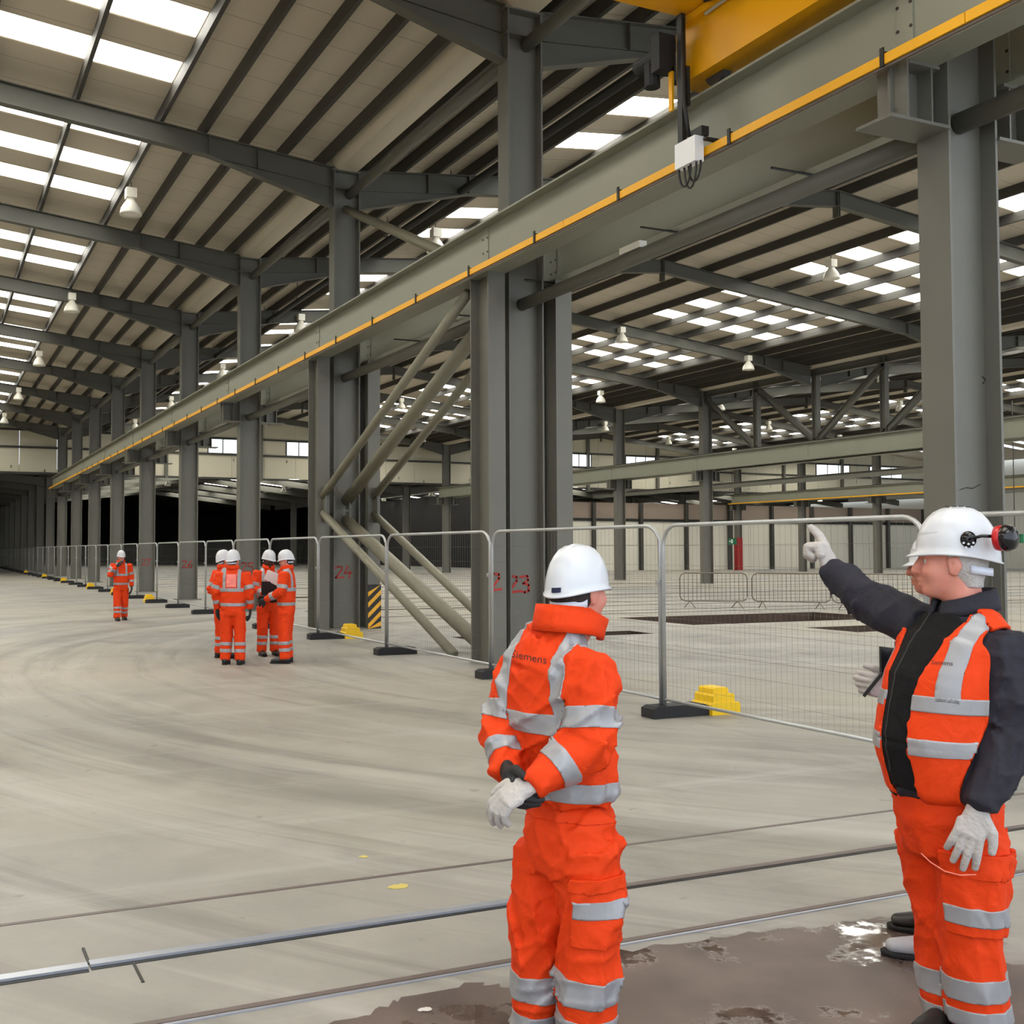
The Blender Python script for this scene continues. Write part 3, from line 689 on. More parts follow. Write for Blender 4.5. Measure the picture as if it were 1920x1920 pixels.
# ------------------------------------------------------------------ people: signed-distance modelling
def nrm(v): v = np.asarray(v, float); return v / (np.linalg.norm(v) + 1e-12)
class SDF:
    """smooth union of lofts (limbs, torsos) and ellipsoids"""
    def __init__(s, k=0.02): s.p = []; s.k = k
    def loft(s, st, u=(1, 0, 0), k=None, grp='a', sub=False, close=1.0):
        """st: list of (point, rx, ry); rx is measured along u, ry across it"""
        s.p.append(('L', [(np.array(p, float), a, b) for p, a, b in st], nrm(u), s.k if k is None else k, grp, sub, close)); return s
    def limb(s, st, k=None, grp='a', sub=False, close=1.0): return s.loft([(p, r, r) for p, r in st], (1, 0.001, 0.002), k, grp, sub, close)
    def ell(s, c, ax, r, k=None, grp='a', sub=False):
        """ax: three unit axes, r: three radii"""
        s.p.append(('E', np.array(c, float), np.array([nrm(a) for a in ax]), np.array(r, float), s.k if k is None else k, grp, sub)); return s
    def _one(s, q, P):
        if q[0] == 'E':
            l = (P - q[1]) @ q[2].T; kk = np.linalg.norm(l / q[3], axis=1); g = np.linalg.norm(l / q[3] ** 2, axis=1) + 1e-9
            return kk * (kk - 1) / g
        st, u = q[1], q[2]; best = None
        for (a, ax, ay), (b, bx, by) in zip(st[:-1], st[1:]):
            d = b - a; L2 = d @ d; t = np.clip((P - a) @ d / L2, 0, 1); ad = d / math.sqrt(L2)
            o = P - (a + t[:, None] * d)
            uu = u - ad * (u @ ad); uu = nrm(uu); vv = np.cross(ad, uu)
            rx = ax + (bx - ax) * t; ry = ay + (by - ay) * t
            w = np.minimum(rx, ry) * q[6]
            x, y, z = o @ uu, o @ vv, o @ ad
            kk = np.sqrt((x / rx) ** 2 + (y / ry) ** 2 + (z / w) ** 2)
            g = np.sqrt((x / rx ** 2) ** 2 + (y / ry ** 2) ** 2 + (z / w ** 2) ** 2) + 1e-9
            f = np.where(kk > 1e-6, kk * (kk - 1) / g, -np.minimum(rx, ry))
            best = f if best is None else np.minimum(best, f)
        return best
    def ev(s, P, grp=None):
        out = np.full(len(P), 9.0)
        for q in s.p:
            k, g, sub = (q[4], q[5], q[6]) if q[0] == 'E' else (q[3], q[4], q[5])
            if grp is not None and (g != grp or sub): continue
            d = s._one(q, P)
            if sub:
                h = np.clip(0.5 - 0.5 * (out + d) / k, 0, 1); out = out * (1 - h) + (-d) * h + k * h * (1 - h)
            else:
                h = np.clip(0.5 + 0.5 * (out - d) / k, 0, 1); out = out * (1 - h) + d * h - k * h * (1 - h)
        return out
    def bounds(s):
        lo, hi = np.full(3, 1e9), np.full(3, -1e9)
        for q in s.p:
            if q[0] == 'E':
                if q[6]: continue
                r = q[3].max(); lo = np.minimum(lo, q[1] - r); hi = np.maximum(hi, q[1] + r)
            elif not q[5]:
                for p, a, b in q[1]: r = max(a, b); lo = np.minimum(lo, p - r); hi = np.maximum(hi, p + r)
        return lo, hi
def folds(P, seed, amp, wl=0.16, squash=(1, 1, 1)):
    """long soft creases, stronger in some patches than in others"""
    rs = np.random.RandomState(seed); Q = P * np.array(squash); out = np.zeros(len(P))
    for i in range(5):
        d = nrm(rs.normal(0, 1, 3)); e = nrm(rs.normal(0, 1, 3)); g = nrm(rs.normal(0, 1, 3)); w_ = wl * (0.7 + rs.rand() * .8)
        ph = Q @ d * math.pi / w_ + 1.1 * np.sin(Q @ e * 2 * math.pi / .33 + rs.rand() * 6) + rs.rand() * 6
        mask = np.clip(.5 + .9 * np.sin(Q @ g * 2 * math.pi / .42 + rs.rand() * 6), 0, 1)
        out -= (1 - np.abs(np.sin(ph))) ** 2.2 * mask
    return (out + .55) * amp
def nets(f, org, h):
    """naive surface nets"""
    nx, ny, nz = f.shape; ins = f < 0
    cnt = np.zeros((nx-1, ny-1, nz-1), int)
    for a in (0, 1):
        for b in (0, 1):
            for c in (0, 1): cnt += ins[a:nx-1+a, b:ny-1+b, c:nz-1+c]
    act = (cnt > 0) & (cnt < 8); I = np.argwhere(act); idx = np.full(act.shape, -1); idx[act] = np.arange(len(I))
    acc = np.zeros((len(I), 3)); num = np.zeros(len(I))
    i, j, k = I.T
    for ax in range(3):
        o1, o2 = [a for a in range(3) if a != ax]
        for a in (0, 1):
            for b in (0, 1):
                off = [0, 0, 0]; off[o1] = a; off[o2] = b; e = off.copy(); e[ax] = 1
                v0 = f[i+off[0], j+off[1], k+off[2]]; v1 = f[i+e[0], j+e[1], k+e[2]]
                m = (v0 < 0) != (v1 < 0); t = np.where(m, v0 / np.where(m, v0 - v1, 1), 0)
                p = np.zeros((len(I), 3)); p[:, o1] = a; p[:, o2] = b; p[:, ax] = t
                acc += p * m[:, None]; num += m
    V = org + (I + acc / num[:, None]) * h
    Fs = []
    for ax in range(3):
        o1, o2 = (ax + 1) % 3, (ax + 2) % 3
        s0 = [slice(None)] * 3; s1 = [slice(None)] * 3; s0[ax] = slice(0, -1); s1[ax] = slice(1, None)
        A, B = ins[tuple(s0)], ins[tuple(s1)]; ed = np.argwhere(A != B)
        ok = np.ones(len(ed), bool)
        for o in (o1, o2): ok &= (ed[:, o] > 0) & (ed[:, o] < f.shape[o] - 1)
        ed = ed[ok]; flip = A[tuple(ed.T)]
        q = []
        for da, db in ((-1, -1), (0, -1), (0, 0), (-1, 0)):
            e = ed.copy(); e[:, o1] += da; e[:, o2] += db; q.append(idx[tuple(e.T)])
        q = np.array(q).T; q[~flip] = q[~flip][:, ::-1]; Fs.append(q)
    return V, np.concatenate(Fs)
def sdf_mesh(sd, h, fold=None, clip=None, extra=None):
    lo, hi = sd.bounds(); lo = lo - 0.05 - h * 2; hi = hi + 0.05 + h * 2
    n = np.ceil((hi - lo) / h).astype(int) + 1
    g = [lo[a] + np.arange(n[a]) * h for a in range(3)]
    P = np.stack(np.meshgrid(*g, indexing='ij'), -1).reshape(-1, 3)
    st = 4; gc = [lo[a] + np.arange(n[a] // st + 2) * h * st for a in range(3)]     # coarse pass keeps the evaluation cheap
    fc = sd.ev(np.stack(np.meshgrid(*gc, indexing='ij'), -1).reshape(-1, 3)).reshape([len(a) for a in gc])
    ii = [np.minimum((np.arange(n[a]) + st // 2) // st, len(gc[a]) - 1) for a in range(3)]
    f = fc[np.ix_(*ii)].reshape(-1).copy(); act = np.where(np.abs(f) < 0.03 + h * st * 1.3)[0]
    for i in range(0, len(act), 400000): f[act[i:i+400000]] = sd.ev(P[act[i:i+400000]])
    nb = np.abs(f) < 0.06
    if fold is not None: f[nb] += fold(P[nb])
    if clip is not None: f = np.maximum(f, clip(P))
    if extra is not None: f[nb] = extra(P[nb], f[nb])
    V, Q = nets(f.reshape(n), lo, h)
    return V, Q
def np_obj(name, V, Q, m, parent=None, smooth=True, kind=None):
    me = bpy.data.meshes.new(name); me.from_pydata([tuple(v) for v in V], [], [tuple(int(a) for a in q) for q in Q])
    me.materials.append(M[m]); me.polygons.foreach_set('use_smooth', [smooth] * len(me.polygons)); me.update()
    return link(name, me, parent, kind)
def patch(name, V, Q, keep, planes, m, parent, off=0.004, smooth=0):
    """cut a crisp strip out of a garment surface: faces whose vertices pass keep, between planes; lifted by off"""
    kv = keep(V) if keep is not None else np.ones(len(V), bool)
    fq = Q[kv[Q].all(axis=1)]
    if len(fq) == 0: return None
    us = np.unique(fq); mp = np.full(len(V), -1); mp[us] = np.arange(len(us))
    bm = bmesh.new(); vs = [bm.verts.new(V[i]) for i in us]
    for q in fq:
        try: bm.faces.new([vs[mp[a]] for a in q])
        except ValueError: pass
    for co, no in planes:       # keep the side the normal points to
        bmesh.ops.bisect_plane(bm, geom=bm.verts[:] + bm.edges[:] + bm.faces[:], dist=1e-5, plane_co=Vector(co), plane_no=Vector(no), clear_inner=True)
    if not bm.faces: bm.free(); return None
    bm.normal_update()
    # keep only the largest connected part
    seen = set(); parts = []
    for f in bm.faces:
        if f in seen: continue
        st = [f]; comp = []; seen.add(f)
        while st:
            c = st.pop(); comp.append(c)
            for e in c.edges:
                for g in e.link_faces:
                    if g not in seen: seen.add(g); st.append(g)
        parts.append(comp)
    big = max(len(c) for c in parts)
    kill = [f for c in parts if len(c) < big * 0.2 for f in c]
    if kill: bmesh.ops.delete(bm, geom=kill, context='FACES')
    for _ in range(smooth):
        new = {}
        for v in bm.verts:
            be = [e for e in v.link_edges if e.is_boundary]
            if len(be) == 2: new[v] = v.co * .5 + (be[0].other_vert(v).co + be[1].other_vert(v).co) * .25
        for v, c_ in new.items(): v.co = c_
    bm.normal_update()
    nr = {v: v.normal.copy() for v in bm.verts}
    for v in bm.verts: v.co += nr[v] * off
    ext = bmesh.ops.extrude_face_region(bm, geom=bm.faces[:])
    for g in ext['geom']:
        if isinstance(g, bmesh.types.BMVert): g.co -= g.normal * 0 
    for v, n_ in nr.items():
        if v.is_valid: v.co -= n_ * (off + 0.002)
    bmesh.ops.recalc_face_normals(bm, faces=bm.faces)
    me = bpy.data.meshes.new(name); bm.to_mesh(me); bm.free()
    me.materials.append(M[m]); me.polygons.foreach_set('use_smooth', [True] * len(me.polygons)); me.update()
    return link(name, me, parent)
# ---- cloth and skin
def cloth(name, col, rough=0.75, b1=0.3, sc=9, dist=0.03):
    m = mat(name, col, rough, noise=0.08, nscale=6); nt = m.node_tree; L = nt.links; b = nt.nodes['Principled BSDF']; tc = nt.nodes['Texture Coordinate']
    n = nt.nodes.new('ShaderNodeTexNoise'); n.inputs['Scale'].default_value = sc; n.inputs['Detail'].default_value = 3; n.inputs['Distortion'].default_value = 1.2
    L.new(tc.outputs['Object'], n.inputs['Vector'])
    n2 = nt.nodes.new('ShaderNodeTexNoise'); n2.inputs['Scale'].default_value = 420; L.new(tc.outputs['Object'], n2.inputs['Vector'])
    bp = nt.nodes.new('ShaderNodeBump'); bp.inputs['Strength'].default_value = b1; bp.inputs['Distance'].default_value = dist; L.new(n.outputs['Fac'], bp.inputs['Height'])
    b2 = nt.nodes.new('ShaderNodeBump'); b2.inputs['Strength'].default_value = 0.12; b2.inputs['Distance'].default_value = 0.002; L.new(n2.outputs['Fac'], b2.inputs['Height'])
    L.new(bp.outputs[0], b2.inputs['Normal']); L.new(b2.outputs[0], b.inputs['Normal'])
    b.inputs['Specular IOR Level'].default_value = 0.25
    return m
M['orange'] = cloth('hi_vis_orange', (0.80, 0.052, 0.004, 1), 0.75)
M['vest'] = cloth('vest_orange', (0.82, 0.055, 0.004, 1), 0.7)
M['band'] = mat('reflective_tape', srgb(160, 160, 164), 0.38, metal=0.15, noise=0.08, nscale=14, bump=0.12, bscale=14)
M['navy'] = cloth('dark_jacket', srgb(46, 45, 54), 0.75)
M['blackcloth'] = cloth('black_fleece', srgb(20, 20, 22), 0.9)
M['skin'] = mat('skin', srgb(226, 160, 140), 0.5, noise=0.10, nscale=18, col2=srgb(206, 124, 108)); 
M['skin'].node_tree.nodes['Principled BSDF'].inputs['Subsurface Weight'].default_value = 0.12
M['skin'].node_tree.nodes['Principled BSDF'].inputs['Subsurface Radius'].default_value = (0.012, 0.005, 0.003)
M['skin_tan'] = mat('skin_tan', srgb(190, 120, 98), 0.5, noise=0.10, nscale=18)
M['skin_dark'] = mat('skin_dark', srgb(74, 48, 38), 0.5)
M['lips'] = mat('lips', srgb(186, 96, 92), 0.45)
M['hair_dark'] = mat('dark_hair', srgb(38, 28, 24), 0.7, bump=0.5, bscale=120)
M['hair_grey'] = mat('grey_hair', srgb(186, 180, 176), 0.7, bump=0.5, bscale=120)
M['eyewhite'] = mat('eye_white', srgb(225, 222, 216), 0.3)
M['iris'] = mat('iris', srgb(40, 40, 44), 0.2)
M['helmet'] = mat('helmet_white', srgb(212, 214, 220), 0.22, noise=0.03, nscale=5)
M['strap'] = mat('helmet_strap', srgb(206, 210, 222), 0.5)
M['glove'] = mat('glove_white', srgb(188, 182, 178), 0.75, noise=0.12, nscale=30, bump=0.3, bscale=80)
M['glove_dark'] = mat('glove_dark', srgb(34, 36, 38), 0.7, noise=0.3, nscale=40)
M['boot'] = mat('boot_black', srgb(30, 28, 28), 0.45, noise=0.3, nscale=12)
M['boot_grey'] = mat('boot_dusty', srgb(168, 170, 176), 0.7, noise=0.25, nscale=14)
M['sole'] = mat('boot_sole', srgb(22, 22, 22), 0.8)
M['muff_red'] = mat('muff_red', srgb(196, 24, 34), 0.3)
M['muff_black'] = mat('muff_black', srgb(22, 20, 24), 0.12)
M['badge'] = mat('badge_navy', srgb(26, 30, 66), 0.4)
M['letter'] = mat('dark_print', srgb(62, 26, 20), 0.7)
M['paper'] = mat('paper_white', srgb(240, 236, 236), 0.8)
M['piping'] = mat('black_piping', srgb(20, 18, 20), 0.7)
M['patch_pink'] = cloth('faded_back_patch', srgb(255, 140, 130), 0.7)

def frame(fwd, up=(0, 0, 1)):
    f = nrm(fwd); r = nrm(np.cross(f, up)); u = np.cross(r, f); return f, r, u      # r is the wearer's right
def add_head(par, c, fwd, up=(0, 0, 1), neck=None, h=0.005, skin='skin', hair='hair_dark', detail=True, sc=1.0):
    """c: centre of the skull; one continuous head-and-neck mesh, plus hair, eyes"""
    c = np.array(c, float); f, r, u = frame(fwd, up); S = sc
    pt = lambda a, b, d: c + (f * a + r * b + u * d) * S       # forward, right, up
    AX = [r, f, u]
    s = SDF(0.02)
    s.ell(pt(-.008, 0, .022), AX, np.array([.076, .098, .094]) * S)
    s.ell(pt(.032, 0, -.045), AX, np.array([.062, .064, .075]) * S, k=.035)
    s.ell(pt(.060, 0, -.098), AX, np.array([.030, .030, .022]) * S, k=.025)       # chin
    s.ell(pt(.072, 0, .024), AX, np.array([.056, .022, .014]) * S, k=.016)        # brow
    for e in (-1, 1):
        s.ell(pt(.060, e * .042, -.030), AX, np.array([.024, .026, .024]) * S, k=.025)  # cheek
        s.ell(pt(.092, e * .032, .004), AX, np.array([.017, .014, .010]) * S, k=.012, sub=True)  # socket
        s.loft([(pt(-.004, e * .078, .012), .009 * S, .020 * S), (pt(-.010, e * .082, -.012), .008 * S, .022 * S), (pt(-.004, e * .077, -.036), .007 * S, .013 * S)], r, k=.006)
        s.ell(pt(.002, e * .089, -.008), AX, np.array([.006, .008, .014]) * S, k=.005, sub=True)
    s.loft([(pt(.090, 0, .014), .010 * S, .010 * S), (pt(.106, 0, -.014), .012 * S, .012 * S), (pt(.112, 0, -.030), .016 * S, .013 * S), (pt(.094, 0, -.036), .016 * S, .008 * S)], r, k=.010)
    s.loft([(pt(.086, -.022, -.062), .007 * S, .007 * S), (pt(.098, 0, -.058), .009 * S, .008 * S), (pt(.086, .022, -.062), .007 * S, .007 * S)], f, k=.006)
    s.loft([(pt(.084, -.018, -.075), .007 * S, .007 * S), (pt(.095, 0, -.076), .009 * S, .008 * S), (pt(.084, .018, -.075), .007 * S, .007 * S)], f, k=.006)
    nb = pt(-.035, 0, -.20) if neck is None else np.array(neck, float)
    s.loft([(pt(-.022, 0, -.05), .060 * S, .062 * S), (pt(-.03, 0, -.11), .060 * S, .060 * S), (nb, .072 * S, .066 * S)], r, k=.03)
    V, Q = sdf_mesh(s, h); o = np_obj('body' if par is not None else 'head', V, Q, skin, par)
    # hair
    t = SDF(0.02); t.ell(pt(-.010, 0, .022), AX, np.array([.083, .104, .100]) * S)
    t.loft([(pt(-.045, 0, -.03), .072 * S, .055 * S), (pt(-.055, 0, -.08), .060 * S, .040 * S)], r, k=.03)
    def hclip(P):
        l = (P - c) / S; a, b, d = l @ f, l @ r, l @ u
        side = np.maximum(a - 0.012 - 0.0 * d, -d - 0.085)
        front = np.maximum(a - 0.085, 0.055 - d)
        return np.minimum(side, front) * S
    V2, Q2 = sdf_mesh(t, max(h, .005), clip=hclip); np_obj('hair', V2, Q2, hair, par)
    if detail:
        for e in (-1, 1):
            q = MB(); 
            for (rad, mm, ad) in ((.0115, 'eyewhite', 0), (.0058, 'iris', .0068)):
                cc = pt(.0735, e * .032, .003) + f * ad * S
                b = MB().lathe([(rad * S * math.sin(a), rad * S * math.cos(a)) for a in [i * math.pi / 8 for i in range(9)]], 12); ob = b.build('eye' if mm == 'eyewhite' else 'iris', mm, par, True); ob.location = cc
    return pt, f, r, u
def add_helmet(par, c, fwd, up=(0, 0, 1), muffs=False, S=1.0, detail=True, badge=False, strap=True, hs=1.0):
    """c: centre of the skull"""
    c = np.array(c, float); f, r, u = frame(fwd, up)
    def P(a, b, d): return c + (f * a + r * b + u * d) * S
    n = 48 if detail else 24
    prof = [(1.0, 0.0), (.992, .02), (.965, .045), (.915, .070), (.835, .095), (.715, .117), (.56, .134), (.38, .146), (.19, .152), (.02, .153)]
    vs, fs = [], []
    def rim(a):        # half axes of the shell by direction (0 = front)
        cx, sx = math.cos(a), math.sin(a); return (.137 * cx if cx > 0 else .140 * cx), .112 * sx
    def droop(a): cx = math.cos(a); return -0.012 - 0.030 * max(0, -cx) ** 1.5 + 0.010 * max(0, cx)
    rings = []
    # brim ring (outer lip, peak at the front), then shell rings
    def lip(a):
        x, y = rim(a); cx = math.cos(a); e = 1.04 + 0.19 * max(0, cx) ** 3; return x * e, y * (1.05)
    inner = []
    for j, (k_, z) in enumerate([('lip0', 0), ('lip1', 0)] + prof):
        rg = []
        for i in range(n):
            a = 2 * math.pi * i / n
            if isinstance(k_, str):
                x, y = lip(a); zz = droop(a) - (.010 if k_ == 'lip0' else .003) - 0.016 * max(0, math.cos(a)) ** 3
            else:
                x, y = rim(a); x, y = x * k_, y * k_; zz = droop(a) * (1 - z / .153) + z
                if detail and z > .07:                     # raised ridges front to back
                    for yy in (-.035, 0, .035):
                        zz += .006 * math.exp(-((y - yy) / .010) ** 2) * min(1, max(0, (.11 - abs(x)) / .03))
            rg.append(P(x - .006, y, zz + .026))
        rings.append(rg)
    # inside skirt so the shell has thickness
    rg = []
    for i in range(n):
        a = 2 * math.pi * i / n; x, y = rim(a); rg.append(P(x * .96 - .006, y * .96, droop(a) + .020))
    top = [P((rim(2*math.pi*i/n)[0]) * .9, rim(2*math.pi*i/n)[1] * .9, .09) for i in range(n)]
    allr = [top, rg] + rings
    mb = MB()
    mb.add([p for q in allr for p in q], [(j*n+i, j*n+(i+1)%n, (j+1)*n+(i+1)%n, (j+1)*n+i) for j in range(len(allr)-1) for i in range(n)] + [tuple(range((len(allr)-1)*n, len(allr)*n))])
    o = mb.build('helmet', 'helmet', par, True)
    def shell(a, z):      # surface point for fittings
        zs = [p_[1] for p_ in prof]; ks = [p_[0] for p_ in prof]; k_ = np.interp(z, zs, ks); x, y = rim(a)
        return P(x * k_ - .006, y * k_, droop(a) * (1 - z / .153) + z + .026)
    if strap:
        aa = [math.pi * (.60 + .80 * i / 24) for i in range(25)]; q = MB(); hh = .013
        for dz in (-1, 1):
            for a in aa: q.v.append(tuple(c + (f * (-.010 + .100 * math.cos(a)) + r * (.083 * math.sin(a)) + u * (-.034 - .016 * max(0, -math.cos(a)) + dz * hh)) * hs))
        q.f = [(i, i + 1, 26 + i, 25 + i) for i in range(24)]
        so = q.build('headband', 'strap', o, True); md = so.modifiers.new('thick', 'SOLIDIFY'); md.thickness = .004
    if badge:
        a0 = math.radians(171); q = MB(); g = [[Vector(shell(a0 + (i - 3) * .062, .010 + j * .015)) for i in range(7)] for j in range(2)]
        cc = Vector(P(0, 0, .06))
        for j in range(1):
            for i in range(6):
                p4 = [g[j][i], g[j][i+1], g[j+1][i+1], g[j+1][i]]; q.add([p + (p - cc).normalized() * .002 for p in p4], [(0, 1, 2, 3)])
        q.build('badge', 'badge', o)
    if muffs:
        for y_ in (-.012, .012):
            for k_ in range(4):
                x_ = .03 - k_ * .022; z_ = float(np.interp(math.hypot(x_ / .138, y_ / .112), [a[0] for a in prof[::-1]], [a[1] for a in prof[::-1]]))
                sl = MB().box(-.007, .007, -.002, .002, -.002, .002).build('vent_slot', 'muff_black', o); sl.location = P(x_ - .006, y_, z_ + .033)
                sl.rotation_euler = Matrix((Vector(f), Vector(-r), Vector(u))).transposed().to_euler()
        # side adaptor with perforations and tipped-back ear defender on the wearer's left
        s = math.radians(-104); ctr = Vector(shell(s, .048)); nn = Vector(-r); uu = Vector(u); ff = Vector(f)
        q = MB(); 
        ang = [i * 2 * math.pi / 20 for i in range(20)]
        ol = [ctr + nn * .004 + ff * (.026 * math.cos(a)) + uu * (.030 * math.sin(a)) for a in ang]; il = [p + nn * .014 - (p - ctr) * .25 for p in ol]
        q.add(ol + il, [(i, (i+1) % 20, 20 + (i+1) % 20, 20 + i) for i in range(20)] + [tuple(range(20, 40))]); q.build('muff_adaptor', 'muff_black', o, True)
        for (a, b) in ((-.015, -.012), (0, -.016), (.015, -.012), (-.010, -.026), (.008, -.028)):
            p = ctr + nn * .0185 + ff * a + uu * b; d = MB().lathe([(.0001, .001), (.004, .001), (.004, -.002)], 8); w_ = d.build('perforation', 'helmet', o); w_.location = p; w_.rotation_euler = nn.to_track_quat('Z', 'Y').to_euler()
        arm = MB().tube([ctr + nn * .012, ctr + nn * .022 - ff * .04 + uu * .012, ctr + nn * .016 - ff * .09 + uu * .010], .006, 8); arm.build('muff_arm', 'muff_black', o, True)
        mc = ctr - ff * .098 + uu * .004 + nn * .012; ax = (nn * .42 - ff * .9 + uu * .02).normalized()
        rot = ax.to_track_quat('Z', 'Y').to_euler()
        for nm, mm, pr in (('muff_cushion', 'muff_red', [(.030, -.012), (.043, -.012), (.045, .000), (.043, .010), (.03, .010)]), ('muff_cup', 'muff_black', [(.043, .010), (.047, .016), (.046, .030), (.038, .046), (.022, .054), (.001, .056)])):
            g = MB().lathe([(a, b) for a, b in pr], 28); w_ = g.build(nm, mm, o, True); w_.location = mc; w_.rotation_euler = rot
    return o
def add_hand(par, wrist, direction, palm_n, curl=(.5, .5, .5, .5), thumb=0.5, h=0.004, m='glove', size=1.0, spread=.14, left=False, name='glove', fat=1.2):
    """wrist point, direction of the hand, normal of the back of the hand; curl per finger (index..little) in radians per joint"""
    W = np.array(wrist, float); d = nrm(direction); n = np.array(palm_n, float); n = nrm(n - d * (n @ d)); s = np.cross(d, n)
    if left: s = -s                # s points to the thumb side
    S = size; sd = SDF(.010)
    sd.loft([(W - d * .03 * S, .030 * S, .024 * S), (W + d * .02 * S, .034 * S, .022 * S), (W + d * .075 * S, .042 * S, .017 * S)], s, k=.012)
    LEN = [(.045, .028, .023), (.050, .031, .025), (.046, .029, .024), (.036, .022, .020)]
    for i in range(4):
        off = .030 - i * .0205; base = W + d * (.082 - .004 * abs(i - 1)) * S + s * off * S
        ang = 0.0; p = base; fan = (1.5 - i) * spread * .5; dd0 = nrm(d + s * fan); st = [(base - d * .03 * S, .0115 * S * fat)]
        st.append((p, .0110 * S * fat)); c_ = curl[i]; 
        for j, l in enumerate(LEN[i]):
            ang += c_ * (1.0, 1.15, .8)[j]; dd = dd0 * math.cos(ang) - n * math.sin(ang); p = p + dd * l * S; st.append((p, (.0103, .0096, .0085)[j] * S * fat))
        sd.limb(st, k=.005)
    tb = W + d * .020 * S + s * .028 * S; td = nrm(s * .75 + d * .75 - n * .25 * thumb); t1 = tb + td * .040 * S; td2 = nrm(td + d * .7 - n * .6 * thumb - s * .5 * thumb); t2 = t1 + td2 * .032 * S; t3 = t2 + nrm(td2 + d * .3 - n * .4 * thumb - s * .4 * thumb) * .025 * S
    sd.limb([(tb - td * .01, .016 * S * fat), (t1, .0135 * S * fat), (t2, .0115 * S * fat), (t3, .0095 * S * fat)], k=.010)
    V, Q = sdf_mesh(sd, h); o = np_obj(name, V, Q, m, par); return o, W, d, n, s
def add_boot(par, ankle, fwd, h=0.008, m='boot', size=1.0):
    a = np.array(ankle, float); f = nrm([fwd[0], fwd[1], 0]); r = np.cross(f, [0, 0, 1]); z0 = 0.0
    g = np.array([a[0], a[1], 0])
    P = lambda x, y, z: g + f * x * size + r * y * size + np.array([0, 0, z]) * size
    s = SDF(.03)
    s.loft([(P(0, 0, .15), .045, .048), (P(-.01, 0, .10), .046, .052), (P(-.025, 0, .06), .044, .050)], r)
    s.loft([(P(-.04, 0, .055), .042, .045), (P(.06, 0, .058), .044, .046), (P(.15, 0, .048), .049, .036), (P(.195, 0, .045), .044, .030)], r, k=.03)
    V, Q = sdf_mesh(s, h, clip=lambda q: .026 - q[:, 2]); o = np_obj('boot', V, Q, m, par)
    t = SDF(.03); t.loft([(P(-.045, 0, .02), .046, .05), (P(.06, 0, .02), .045, .05), (P(.15, 0, .02), .053, .05), (P(.20, 0, .02), .045, .045)], r)
    V, Q = sdf_mesh(t, h, clip=lambda q: np.maximum(q[:, 2] - .028, .001 - q[:, 2])); np_obj('sole', V, Q, 'sole', o)
    return o
def between(a, b, t0, t1):
    """two planes across the segment a-b, keeping the part from t0 to t1"""
    a, b = np.array(a, float), np.array(b, float); d = b - a; return [(a + d * t0, d), (a + d * t1, -d)]
def text_patch(txt, V, Q, centre, right, upv, size, parent, m='letter', off=.004, shear=0.0):
    """printed lettering laid on a garment: real letter shapes dropped onto the surface"""
    cu = bpy.data.curves.new('lettering', 'FONT'); cu.body = txt; cu.size = size; cu.align_x = 'CENTER'; cu.resolution_u = 2
    to = bpy.data.objects.new('lettering', cu); C.objects.link(to); dg = bpy.context.evaluated_depsgraph_get(); dg.update()
    me = bpy.data.meshes.new_from_object(to.evaluated_get(dg)); bpy.data.objects.remove(to)
    bm = bmesh.new(); bm.from_mesh(me); bmesh.ops.triangulate(bm, faces=bm.faces); bmesh.ops.subdivide_edges(bm, edges=[e for e in bm.edges if e.calc_length() > size * .12], cuts=2, use_grid_fill=True); 
    tree = BVHTree.FromPolygons([Vector(v) for v in V], [tuple(int(a) for a in q) for q in Q])
    R_, U_ = Vector(right).normalized(), Vector(upv).normalized(); N_ = R_.cross(U_).normalized(); c_ = Vector(centre)
    for v in bm.verts:
        p = c_ + R_ * (v.co.x + shear * v.co.y) + U_ * v.co.y
        hit = tree.ray_cast(p + N_ * .35, -N_)
        v.co = (hit[0] + N_ * off) if hit[0] is not None else p
    bm.to_mesh(me); bm.free(); me.materials.clear(); me.materials.append(M[m]); return link('lettering', me, parent)
